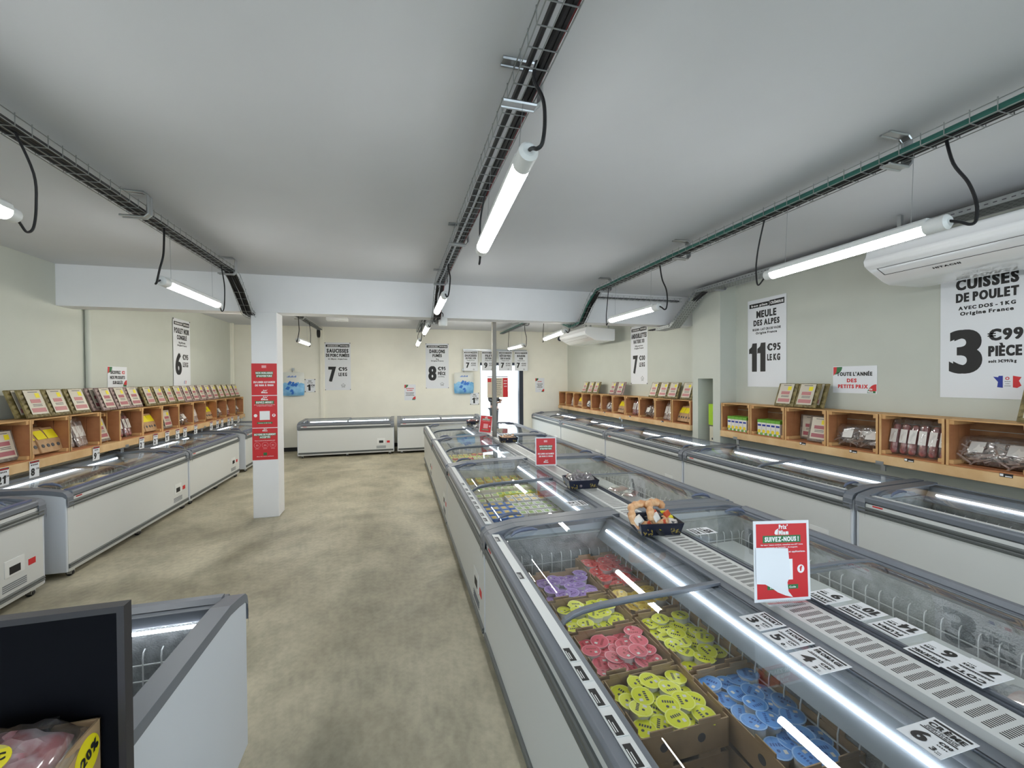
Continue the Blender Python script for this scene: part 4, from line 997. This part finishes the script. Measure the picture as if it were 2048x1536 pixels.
def small_box(body, top, front):
    t = thing('food_carton', '', 'food carton')
    MB().box(-.045,-.032,0,.045,.032,.105).build('box', body, t, bevel=.002)
    MB().box(-.0455,-.0325,.080,.0455,.0325,.106).build('top_band', top, t)
    MB().box(-.0462,-.028,.008,-.045,.028,.045).box(-.04,-.0327,.008,.04,-.0322,.045).box(-.03,-.02,.106,.03,.02,.1066).build('print', front, t)
    return t
mat('lavender', (206,196,222), .4); mat('pack_blue', (58,120,206), .4); mat('pack_gold', (226,190,60), .4); mat('pack_green', (150,180,70), .4); mat('pack_grey', (168,168,160), .4); mat('pack_cream', (228,220,196), .4)
SB = {'white': ('label_white','pack_cream','pack_green'), 'lavender': ('lavender','label_white','pack_gold'), 'blue': ('label_white','pack_blue','pack_gold'), 'grey': ('pack_grey','label_white','pack_green'), 'gold': ('label_white','pack_gold','pack_green'), 'red': ('label_white','red_print','pack_gold'), 'yellow': ('pack_cream','lid_yellow','milk_green')}
def row(kind, x0, x1, y, n, z, where, rz=PI/2):
    for i in range(n):
        place(('sb', kind), lambda: small_box(*SB[kind]), (x0+(x1-x0)*i/max(n-1,1), y+random.uniform(-.006,.006), z), (0,0,rz+random.uniform(-.12,.12)), 'small %s food carton, %s' % (kind, where), '%s cartons, %s' % (kind, where))
def layer(x0, y0, x1, y1, z, where, m='card'):
    tag(MB().box(x0,y0,.1705,x1,y1,z-.0006).build('stacked_cartons', m, bevel=.003), 'stack filling the freezer below the '+where, 'cardboard')
Z2 = .553
layer(.64,3.28,1.43,4.30,Z2,'second island freezer'); W = ' of the second island freezer'
for y in (3.36,3.48,3.60,3.72): row('blue', .69,.97,y,5,Z2,'aisle corner'+W)
for y in (3.42,3.54,3.66): row('grey', 1.03,1.38,y,6,Z2,'front row'+W)
for y in (3.80,3.92): row('lavender', 1.03,1.40,y,6,Z2,'middle row'+W)
row('yellow', .98,1.40,4.06,7,Z2,'behind the lavender row'); row('white', .68,1.40,4.22,12,Z2+.012,'back row'+W)
row('white', .68,.92,3.86,4,Z2,'aisle side'+W); row('white', .68,.92,4.02,4,Z2,'aisle side'+W)
layer(.64,4.56,1.43,4.80,Z2,'far end of the second island freezer'); row('gold', .68,1.40,4.62,8,Z2,'far end'+W); row('gold', .68,1.40,4.74,8,Z2,'far end'+W)
layer(.64,5.80,1.43,6.72,.50,'third island freezer')
for y, k in ((5.90,'white'),(6.02,'yellow'),(6.16,'gold'),(6.30,'white'),(6.44,'yellow'),(6.60,'gold')): row(k, .68,1.38,y,9,.50,'third island freezer, row %s' % {5.90:'one',6.02:'two',6.16:'three',6.30:'four',6.44:'five',6.60:'six'}[y])
row('red', .82,1.05,6.23,3,.52,'lying among the yellow ones, third island freezer'); row('red', 1.15,1.36,6.52,3,.52,'at the back of the third island freezer')

# price cards lying on the glass along the spine
def flat_card(label, x, y, rz, title, num, c, sub='', sz=(.125,.145), z=.8585, title2=''):
    w, h = sz; s = Sign('price_card', label, 'price card', (x,y,z), (0,.0,rz), w, h, thick=.001)
    s.R(-w*.42,h*.38,w*.42,h*.44,'ink'); s.T(title, h*.20, h*.13, w*.8, 'ink')
    if title2: s.T(title2, h*.11, h*.06, w*.7, 'ink')
    s.R(-w*.42,h*.02,w*.42,h*.05,'ink'); lines(s,'ink',-w*.40,w*.40,h*.065,1,.01,h*.025,3)
    s.T(num, -h*.40, h*.34, w*.30*len(num)*(1 if len(num) < 2 else .8), 'ink', -w*.16); s.T(c, -h*.14, h*.09, w*.28, 'ink', w*.27); lines(s,'ink',w*.16,w*.40,-h*.22,1,.01,h*.03,4)
    if sub: s.T(sub, -h*.42, h*.12, w*.10, 'ink', w*.22); lines(s,'ink',w*.30,w*.42,-h*.38,2,h*.05,h*.02,6)
    return s.done()
A = -PI/2
flat_card('price card YAOURT 3€20 lying on the glass, next to the torn red card', 1.352, 1.297, A, 'YAOURT', '3', '€20', '0', (.10,.125))
flat_card('price card YAOURT 5€00 lying between the other YAOURT card and FROMAGE', 1.350, 1.185, A, 'YAOURT', '5', '€00', '0', (.10,.13))
flat_card('price card FROMAGE 4€00 lying on the yogurt freezer glass', 1.348, 1.065, A, 'FROMAGE', '4', '€00', '2', (.11,.135))
flat_card('price card CRÈME 6€00 lying on the yogurt freezer glass', 1.350, .752, A, 'CRÈME', '6', '€00', '3', (.095,.145), title2='DESSERT DU MARCHÉ')
flat_card('price card lying on the glass over the blue and grey cartons', 1.30, 2.92, A, 'BEURRE', '2', '€50', '1', (.13,.14)).location.z = .857
for lb, x, y, ti, n, c in (('upside-down price card 9€00 JARRET behind the torn red card', 1.775, 1.37, 'JARRET', '9', '€00'), ('upside-down price card TRAVERS 10€00', 1.79, 1.245, 'TRAVERS', '10', '€00'), ('upside-down price card PLUMA 14€95', 1.80, 1.125, 'PLUMA', '14', '€95'),
        ('upside-down price card CÔTE DE PORC 6€95', 1.76, .985, 'COTE DE PORC', '6', '€95'), ('upside-down price card CÔTE 7€95', 1.77, .885, 'COTE', '7', '€95'), ('upside-down price card with 13 beside the sausage rings', 1.80, 2.17, 'FILET', '13', '€95')):
    flat_card(lb, x, y, PI/2, ti, n, c, '', (.10,.15), .8575)
# vacuum packed meat
mat('meat', (196,120,114), .4, noise=.4, nscale=22, rgb2=(214,170,160))
mat('meat_pale', (206,168,158), .4, noise=.3, nscale=18, rgb2=(226,204,196))
def meat_pack(m, w=.24, d=.17, lab=True, yel=False):
    t = thing('meat_pack', '', 'meat pack')
    MB().pillow(w*.78, d*.74, .035, 8, 6, (0,0,.022), .004, 3).build('meat', m, t, smooth=True)
    MB().pillow(w, d, .044, 8, 6, (0,0,.023), .003, 5).build('clear_film', 'film', t, smooth=True)
    if lab: MB().box(-w*.34,-d*.10,.047,w*.02,d*.36,.0482).build('label', 'label_white', t)
    if yel: MB().disc(w*.2,-d*.15,.03,.0484,16).tube([(w*.2,-d*.15,.046),(w*.2,-d*.15,.0484)], .03, 16).build('price_sticker', 'yellow', t)
    return t
layer(1.74,.70,2.46,2.62,.56,'pale vacuum meat','white_panel')
for i, (x, y, r) in enumerate(((2.06,1.33,1.4),(2.0,1.12,1.6),(2.24,1.17,1.3),(2.02,.93,1.5),(2.25,.93,1.7),(2.10,.76,1.5))):
    place('meat', lambda: meat_pack('meat_pale'), (x, y, .5605+.002*i), (0,0,r), 'vacuum pack of pale meat by the TRAVERS card, %s from the torn red card' % ORD[i])
place('meaty', lambda: meat_pack('meat', .22, .15, False, True), (1.96, 1.93, .5605), (0,0,.5), 'vacuum meat pack with yellow sticker beside the price card 13')
layer(1.74,2.85,2.46,4.80,.555,'red meat packs','white_panel')
for i, (x, y, r) in enumerate(((2.05,3.62,.3),(2.12,3.84,1.2),(2.0,4.05,.9),(2.30,4.05,.2),(2.15,4.28,1.7),(2.33,3.85,.8),(1.92,3.80,.5),(2.02,4.42,.4))):
    place('meatr', lambda: meat_pack('meat', .26, .16, True, False), (x, y, .5556+.03*(i % 2)), (0,0,r), 'red meat pack with white label behind the sausage rings, %s from the camera' % ORD[i])
def flat_box():
    t = thing('food_carton', '', 'food carton'); MB().box(-.14,-.095,0,.14,.095,.055).build('box', 'red_print', t, bevel=.002)
    MB().box(-.139,-.094,.0552,.139,.094,.062).build('lid', 'label_white', t, bevel=.002); MB().lathe([(.035,.0622),(.035,.0628)], 16, (.03,.01,0)).build('price_sticker', 'yellow', t); return t
place('redbox', flat_box, (2.33, 3.50, .5556), (0,0,.35), 'red and white food carton beside the red meat packs')

# boxes of dried sausages standing on the spine
mat('navy', (20,26,46), .45); mat('gold_leaf', (150,130,60), .4); mat('ring_tan', (232,192,148), .45, noise=.3, nscale=30, rgb2=(204,144,96)); mat('orange_red', (206,84,48), .4)
mat('black_pack', (30,32,38), .35); mat('foil_grey', (168,158,164), .35, noise=.4, nscale=30, rgb2=(120,106,112))
def navy_box(w=.235, d=.19, h=.075):
    t = thing('display_box', '', 'box'); a, b, e, k = w/2, d/2, .018, .004
    def wall(p0, p1, q0, q1, n): return [p0, p1, q1, q0]
    mb = MB().box(-a,-b,0,a,b,.004)
    lo = [(-a,-b),(a,-b),(a,b),(-a,b)]; hi = [(-a-e,-b-e),(a+e,-b-e),(a+e,b+e),(-a-e,b+e)]
    for i in range(4):
        j = (i+1) % 4; nx, ny = [(0,1),(-1,0),(0,-1),(1,0)][i]
        P = [(*lo[i],.0),(*lo[j],.0),(*hi[j],h),(*hi[i],h)]; Q = [(p[0]+nx*k,p[1]+ny*k,p[2]) for p in P]
        mb.add(P+Q, [(0,1,2,3),(7,6,5,4),(0,4,5,1),(1,5,6,2),(2,6,7,3),(3,7,4,0)])
    mb.build('tray', 'navy', t)
    m = MB(); r = random.Random(3)
    for i in range(26):
        s = r.choice((0,1)); u = r.choice((r.uniform(-.95,-.45), r.uniform(.45,.95))); z = r.uniform(.1,.55)
        x = u*a; y = -b-e*z-.0015; c = Vector((x, y, z*h)); v = Vector((r.uniform(-.012,.012),-.0003,r.uniform(.004,.012)))
        m.add([c-v, c+Vector((.004,0,-.002)), c+v, c+Vector((-.004,0,.002))], [(0,1,2,3)])
        y = u*b; x = -a-e*z-.0015; c = Vector((x, y, z*h)); v = Vector((-.0003, r.uniform(-.012,.012), r.uniform(.004,.012)))
        m.add([c-v, c+Vector((0,-.004,-.002)), c+v, c+Vector((0,.004,.002))], [(0,1,2,3)])
    m.build('gold_leaf_print', 'gold_leaf', t)
    return t
def ring(m):
    t = thing('sausage_ring', '', 'sausage'); n = 30
    MB().tube([((.068+.006*math.sin(5*a*2*PI/n))*math.cos(a*2*PI/n), (.068+.006*math.sin(4*a*2*PI/n))*math.sin(a*2*PI/n), .022+.006*math.sin(3*a*2*PI/n)) for a in range(n-3)], [.016+.010*abs(math.sin(a*1.15)) for a in range(n-3)], 9).build('ring', m, t, smooth=True)
    MB().box(.035,-.055,.03,.085,-.02,.048).box(-.03,-.088,.028,.012,-.05,.048).build('red_band', 'orange_red', t, bevel=.004)
    MB().pillow(.06,.05,.02,5,5,(-.05,-.01,.04)).build('label', 'label_white', t)
    return t
def bundle(m, n, L, seed):
    t = thing('sausage_bundle', '', 'sausage'); r = random.Random(seed); mb = MB()
    for i in range(n):
        c = Vector((r.uniform(-.07,.07), r.uniform(-.055,.055), r.uniform(.02,.06))); d = Vector((r.uniform(-1,1), r.uniform(-1,1), r.uniform(-.2,.4))).normalized()*L*.5
        capsule(mb, c-d, c+d, r.uniform(.008,.014), 6)
    tag(mb.build('sausages', m, t, smooth=True), kind='stuff')
    MB().pillow(.22,.18,.085,8,8,(0,0,.047),.01,seed).build('clear_bag', 'film', t, smooth=True)
    return t
SZ = .8575
bx = place('navy', navy_box, (1.535, 2.27, SZ), (0,0,-.18), 'dark navy gold-leaf box holding sausage rings standing on the island spine')
r1 = ring('ring_tan'); r1.location = (1.44, 2.28, SZ+.095); r1.rotation_euler = (1.0,-.45,.2); r1['label'] = 'tan sausage ring leaning in the navy box, lower one'; r1['group'] = 'sausage rings'
r2 = dup(r1, (1.525, 2.26, SZ+.105), (1.1,-.2,.5), 'tan sausage ring standing in the middle of the navy box')
for i, (x, y, z, e) in enumerate(((1.50,2.23,.03,(.6,.2,.4)),(1.58,2.24,.035,(.5,.5,-.2)),(1.60,2.31,.045,(.4,.7,.2)))):
    def bp():
        t = thing('black_packet', '', 'food pack'); MB().pillow(.085,.15,.035,6,8,(0,0,.018),.003,2).build('wrapper', 'black_pack', t, smooth=True)
        MB().box(-.025,-.05,.036,.025,-.01,.0372).build('label', 'yellow', t); return t
    place('bp', bp, (x, y, SZ+z), e, 'black food packet in the navy box with sausage rings, %s from the aisle' % ORD[i])
place('navy', None, (1.54, 3.38, SZ), (0,0,-.12), 'dark navy gold-leaf box with a grey sausage bag on the spine')
o = bundle('foil_grey', 26, .12, 4); o.location = (1.54, 3.39, SZ+.012); o.scale = (1.05,1.05,1.15); o['label'] = 'clear bag of grey sausages heaped in the second navy box'
place('navy', None, (1.60, 6.10, SZ), (0,0,-.1), 'dark box with mixed dried sausages on the spine before the steel pole')
o = bundle('ring_tan', 24, .12, 8); o.location = (1.60, 6.10, SZ+.022); o['label'] = 'heap of tan and brown dried sausages in the box before the steel pole'
place('navy', None, (1.52, 8.72, SZ), (0,0,-.1), 'dark box of red dried sausages at the back end of the spine')
o = bundle('sausage_red', 24, .12, 9); o.location = (1.52, 8.73, SZ+.022); o['label'] = 'heap of red dried sausages in the box at the back end of the spine'
o = bundle('foil_grey', 20, .12, 11); o.location = (1.54, 7.95, SZ+.002); o['label'] = 'clear bag of grey sausages beside the leaning red card'

for i, (nm, mt, x, y, z, e) in enumerate((('yellow','yellow',1.64,2.30,.05,(.4,.3,.3)),('white','label_white',1.625,2.215,.03,(.3,.2,-.3)))):
    t = thing('snack_packet', '%s food packet at the wall side of the navy box' % nm, 'food pack', (x,y,SZ+z), e); MB().pillow(.08,.10,.035,6,6,(0,0,.018),.004,i).build('wrapper', mt, t, smooth=True); MB().box(-.02,-.02,.0365,.02,.0,.0372).build('print', 'ink_grey', t)

# frozen goods seen through the wall freezers' lids
mat('fries', (228,206,142), .5, noise=.3, nscale=20, rgb2=(240,230,206)); mat('pack_beige', (206,186,150), .45, noise=.3, nscale=9, rgb2=(170,146,110)); mat('ice_white', (226,230,232), .35, noise=.25, nscale=18)
def frozen(m):
    t = thing('frozen_bag', '', 'frozen food'); MB().pillow(.34,.26,.10,9,8,(0,0,.052),.008,6).build('bag', m, t, smooth=True); return t
def goods(xs, ys, z, m, where, word):
    k = 0
    for y in ys:
        for x in xs:
            place(('fz', m), lambda: frozen(m), (x, y, z+random.uniform(0,.025)), (random.uniform(-.12,.12), random.uniform(-.12,.12), random.uniform(-.4,.4)), '%s frozen food bag in the %s' % (word, where), '%s frozen bags in the %s' % (word, where)); k += 1
def base(x0, x1, y0, y1, z, where): tag(MB().box(x0,y0,.1705,x1,y1,z-.012).build('stacked_cartons', 'pack_beige', bevel=.004), 'stacked beige boxes filling the '+where, 'cardboard')
for yc, L, m, wd, where in ((3.47,1.9,'ice_white','white','first freezer under the long shelf'), (5.88,2.0,'fries','pale yellow','second freezer under the long shelf'), (8.05,1.7,'pack_beige','beige','third freezer under the long shelf'), (10.30,1.7,'meat_pale','pale pink','fourth freezer under the long shelf')):
    base(-3.78, -3.06, yc-L/2, yc+L/2, .50, where); goods((-3.23,-3.56), [yc-L/2+.2+i*.33 for i in range(int((L-.2)/.33))], .50, m, where, wd)
for yc, m, wd, where in ((1.56,'pack_beige','beige','wall freezer below the CUISSES poster'), (3.81,'pack_beige','beige','wall freezer below the MEULE poster'), (6.05,'ice_white','white','wall freezer by the pilaster'), (8.29,'ice_white','white','wall freezer below the ANDOUILLETTES poster'), (10.53,'pack_beige','beige','last wall freezer by the back corner')):
    base(3.90, 4.55, yc-.95, yc+.95, .30, where); goods((4.08,4.38), [yc-.75+i*.38 for i in range(5)], .30, m, where, wd)

# ================================================================ ICE BAGS, DISPLAY BIN, PERSON OUTSIDE
mat('bag_white', (222,224,218), .3); mat('bag_blue', (112,176,226), .25, noise=.4, nscale=7, rgb2=(150,204,240)); mat('bag_deep', (40,110,200), .3)
def ice_bag():
    t = thing('ice_bag', '', 'ice bag')
    f = MB(); f.m = Matrix(((1,0,0,0),(0,0,-1,0),(0,1,0,0),(0,0,0,1))); f.pillow(.56,.60,.13,10,10,wr=.006,seed=2); f.build('bag', 'bag_white', t, smooth=True)
    f = MB(); f.m = Matrix(((1,0,0,0),(0,0,-1,-.006),(0,1,0,-.10),(0,0,0,1))); f.pillow(.555,.41,.135,10,8,wr=.008,seed=4); f.build('blue_print', 'bag_blue', t, smooth=True)
    s = MB(); r = random.Random(5)
    for i in range(9):
        x, z, a = r.uniform(-.10,.10), r.uniform(-.24,.06), r.uniform(.03,.06); s.add([(x-a,-.083,z-a*.5),(x+a*.3,-.083,z-a),(x+a,-.083,z+a*.2),(x,-.083,z+a*.7)], [(0,1,2,3)])
    s.build('ice_cube_print', 'bag_deep', t)
    s = MB(); s.m = Matrix(((1,0,0,0),(0,0,-1,-.066),(0,1,0,.16),(0,0,0,1)))
    for i in range(9): s.rect(-.11+i*.024, 0, -.094+i*.024, .022+.012*(i % 3))
    s.build('lettering', 'bag_deep', t)
    MB().tube([(0,.0,.27),(0,-.02,.33),(0,.02,.37),(0,.07,.37)], .008, 6).box(-.03,.04,.33,.03,.07,.40).build('hook', 'steel', t)
    return t
place('ice', ice_bag, (-2.56, YB-.075, 1.72), (0,0,0), 'blue and white ice bag hanging on the back wall beside the column')
place('ice', None, (1.79, YB-.075, 1.71), (0,0,0), 'blue and white ice bag hanging on the back wall by the door')

t = thing('display_stand', 'black framed display stand with a tall back panel holding a cardboard box', 'display stand', (-1.0, 1.235, 0))
MB().box(-.40,-.008,0,.343,.008,1.243).build('back_panel', 'black_bin', t)
MB().box(-.415,-.016,1.243,.356,.014,1.258).box(.341,-.016,0,.356,.014,1.243).box(-.415,-.016,0,-.400,.014,1.243).build('frame', mat('rim_dark', (46,44,48), .5), t)
MB().box(-.40,-.62,.76,.343,-.0085,.778).box(-.40,-.62,0,-.38,-.0085,.76).box(.32,-.62,0,.343,-.0085,.76).build('platform', 'black_bin', t)
MB().box(.195,-.042,1.002,.224,-.0085,1.012).box(.195,-.042,.962,.224,-.036,1.002).build('clip', 'ink', t)
t = thing('cardboard_box', 'brown cardboard box with handwriting and a yellow discount sticker on the black stand', 'box', (-.845, 1.055, .7785))
b = MB().box(-.155,-.16,0,.155,.16,.005).box(-.155,.154,.005,.155,.16,.222).box(-.155,-.16,.005,-.149,.154,.19).box(-.149,-.16,.005,.149,-.154,.10)
b.prism([(-.16,.0),(.16,.0),(.16,.222),(.035,.222),(.0,.205),(-.05,.205),(-.16,.12)], .149, .155, 'x')
b.build('box', 'card', t, bevel=.001)
fm = Matrix(((0,0,1,.1556),(1,0,0,.112),(0,1,0,.168),(0,0,0,1)))
MB().disc(0, 0, .044, 0, 28, rx=.040).build('price_sticker', 'yellow', t).matrix_local = fm
s = MB(); text(s, '-20%', 0, -.012, .026, .066); s.build('lettering', 'ink', t).matrix_local = Matrix.Translation((.0012,0,0)) @ fm @ Matrix.Rotation(.35,4,'Z')
s = MB(); pts = [(.0,.0),(.006,.03),(.012,.0),(.018,.026),(.024,.004),(.032,.03),(.038,.0),(.046,.034),(.052,.0),(.060,.04),(.068,.004),(.080,.05)]
s.tube(smooth_path([(x,y,0) for x, y in pts]), .0014, 4).build('handwriting', 'ink_grey', t).matrix_local = Matrix.Translation((.0006,-.10,-.045)) @ fm
def bin_bag(seed):
    t = thing('meat_bag', '', 'food pack'); MB().pillow(.20,.20,.10,12,10,(0,0,.05),.012,seed).build('contents', mat('bag_mix', (222,208,216), .3, noise=.6, nscale=16, rgb2=(176,104,108)), t, smooth=True)
    MB().pillow(.25,.23,.115,12,10,(0,0,.052),.014,seed+1).build('clear_bag', 'film', t, smooth=True)
    k = MB().lathe([(.042,-.0005),(.042,.0012)], 26, (.0,-.02,.112)).build('price_sticker', 'yellow', t)
    s = MB(); s.m = Matrix.Translation((.0,-.02,.1138)) @ Matrix.Rotation(.45,4,'Z'); text(s, '4.60€', 0, -.010, .02, .066); s.build('lettering', 'ink', k); return t
place('bb', lambda: bin_bag(3), (-.815, 1.085, .945), (.10,.15,.1), 'clear bag of sliced meat with yellow price sticker in the cardboard box')

def skin(name, pts, edges, m, parent, root=0, sub=2):
    me = bpy.data.meshes.new(name); me.from_pydata([p[:3] for p in pts], edges, []); me.update(); me.materials.append(M[m])
    o = bpy.data.objects.new(name, me); COL.objects.link(o); o.parent = parent
    md = o.modifiers.new('skin', 'SKIN'); md.use_smooth_shade = True
    for v, p in zip(me.skin_vertices[0].data, pts): v.radius = (p[3], p[4] if len(p) > 4 else p[3])
    me.skin_vertices[0].data[root].use_root = True
    s = o.modifiers.new('subdivision', 'SUBSURF'); s.levels = s.render_levels = sub
    return o
mat('skin', (120,84,66), .5); mat('jacket', (24,16,14), .85); mat('trousers', (22,23,27), .85); mat('hair', (50,38,30), .6); mat('shoe', (34,32,32), .5)
t = thing('person', 'person standing outside in dark jacket and trousers, half hidden by the menu poster', 'person', (2.90, 12.75, -.02), (0,0,.75))
B = [(0,0,.95,.13,.10),(0,0,1.10,.115,.09),(0,.01,1.28,.135,.10),(0,.01,1.42,.12,.085),(0,.01,1.50,.05),(0,-.01,1.56,.055),(0,-.02,1.64,.078,.095),(0,-.015,1.72,.07,.085),(0,-.115,1.635,.016),
     (.18,.01,1.42,.055),(.22,.02,1.17,.042),(.10,-.20,1.16,.032),(.05,-.25,1.17,.03,.018),(-.18,.01,1.42,.055),(-.22,.02,1.17,.042),(-.10,-.20,1.10,.032),(-.05,-.25,1.11,.03,.018),
     (.09,0,.88,.085),(.10,0,.50,.055),(.10,.02,.10,.04),(.105,-.12,.05,.035),(-.09,0,.88,.085),(-.10,0,.50,.055),(-.10,.02,.10,.04),(-.105,-.12,.05,.035)]
E_ = [(0,1),(1,2),(2,3),(3,4),(4,5),(5,6),(6,7),(6,8),(3,9),(9,10),(10,11),(11,12),(3,13),(13,14),(14,15),(15,16),(0,17),(17,18),(18,19),(19,20),(0,21),(21,22),(22,23),(23,24)]
for s in (1,-1):
    h = 12 if s > 0 else 16
    for k, (dy, dz, L) in enumerate(((.0,.030,.052),(-.006,.012,.06),(-.006,-.006,.056),(-.002,-.022,.044))):
        n = len(B); zz = 1.17 if s > 0 else 1.11; B += [(s*.025,-.262+dy,zz+dz,.009),(s*(.025-L*.55),-.268+dy,zz-.002+dz,.0085),(s*(.025-L),-.255+dy,zz-.008+dz,.007)]; E_ += [(h,n),(n,n+1),(n+1,n+2)]
    n = len(B); B += [(s*.065,-.262,zz+.03,.010),(s*.045,-.275,zz+.052,.008)]; E_ += [(h,n),(n,n+1)]
bd = skin('body', B, E_, 'skin', t)
J = [(0,0,.92,.165,.125),(0,0,1.10,.145,.115),(0,.01,1.28,.165,.125),(0,.01,1.43,.145,.10),(0,.01,1.49,.072),(.19,.01,1.42,.07),(.225,.02,1.17,.06),(.12,-.17,1.16,.05),(-.19,.01,1.42,.07),(-.225,.02,1.17,.06),(-.12,-.17,1.10,.05)]
skin('jacket', J, [(0,1),(1,2),(2,3),(3,4),(3,5),(5,6),(6,7),(3,8),(8,9),(9,10)], 'jacket', t)
Tr = [(0,0,.98,.145,.115),(.085,0,.86,.105),(.10,0,.50,.075),(.10,.01,.10,.062),(-.085,0,.86,.105),(-.10,0,.50,.075),(-.10,.01,.10,.062)]
skin('trousers', Tr, [(0,1),(1,2),(2,3),(0,4),(4,5),(5,6)], 'trousers', t)
skin('shoes', [(.10,.03,.055,.05),(.105,-.13,.04,.042)], [(0,1)], 'shoe', t); skin('shoes', [(-.10,.03,.055,.05),(-.105,-.13,.04,.042)], [(0,1)], 'shoe', t)
skin('hair', [(0,.015,1.745,.075,.09),(0,.055,1.66,.075,.06)], [(0,1)], 'hair', t)
for x in (-.032,.032): MB().lathe([(.002,-.009),(.009,0),(.002,.009)], 8, (x,-.108,1.66)).build('eye', 'ink', t)
MB().box(-.025,-.112,1.585,.025,-.098,1.593).build('mouth', mat('lips', (150,90,84), .5), t)

# round no-step sticker on the ledge of the crosswise freezer
s = Sign('warning_sticker', 'round red and white no-step sticker on the ledge of the crosswise freezer', 'sticker', (-.80, 1.395, .8385), (0,0,.3), .001, .001)
s.mb('white_ink').disc(0,0,.042,.0004,26); s.mb('red_print').disc(0,0,.042,.0008,30,r0=.86); s.mb('ink').poly([(-.020,-.018),(-.008,-.022),(-.004,.0),(-.002,.022),(-.012,.024),(-.016,.006)],.0008).poly([(.006,-.022),(.018,-.020),(.020,.0),(.018,.022),(.008,.024),(.008,.006)],.0008)
s.mb('red_print').poly([(-.032,.026),(-.027,.031),(.032,-.026),(.027,-.031)],.0010); s.done()
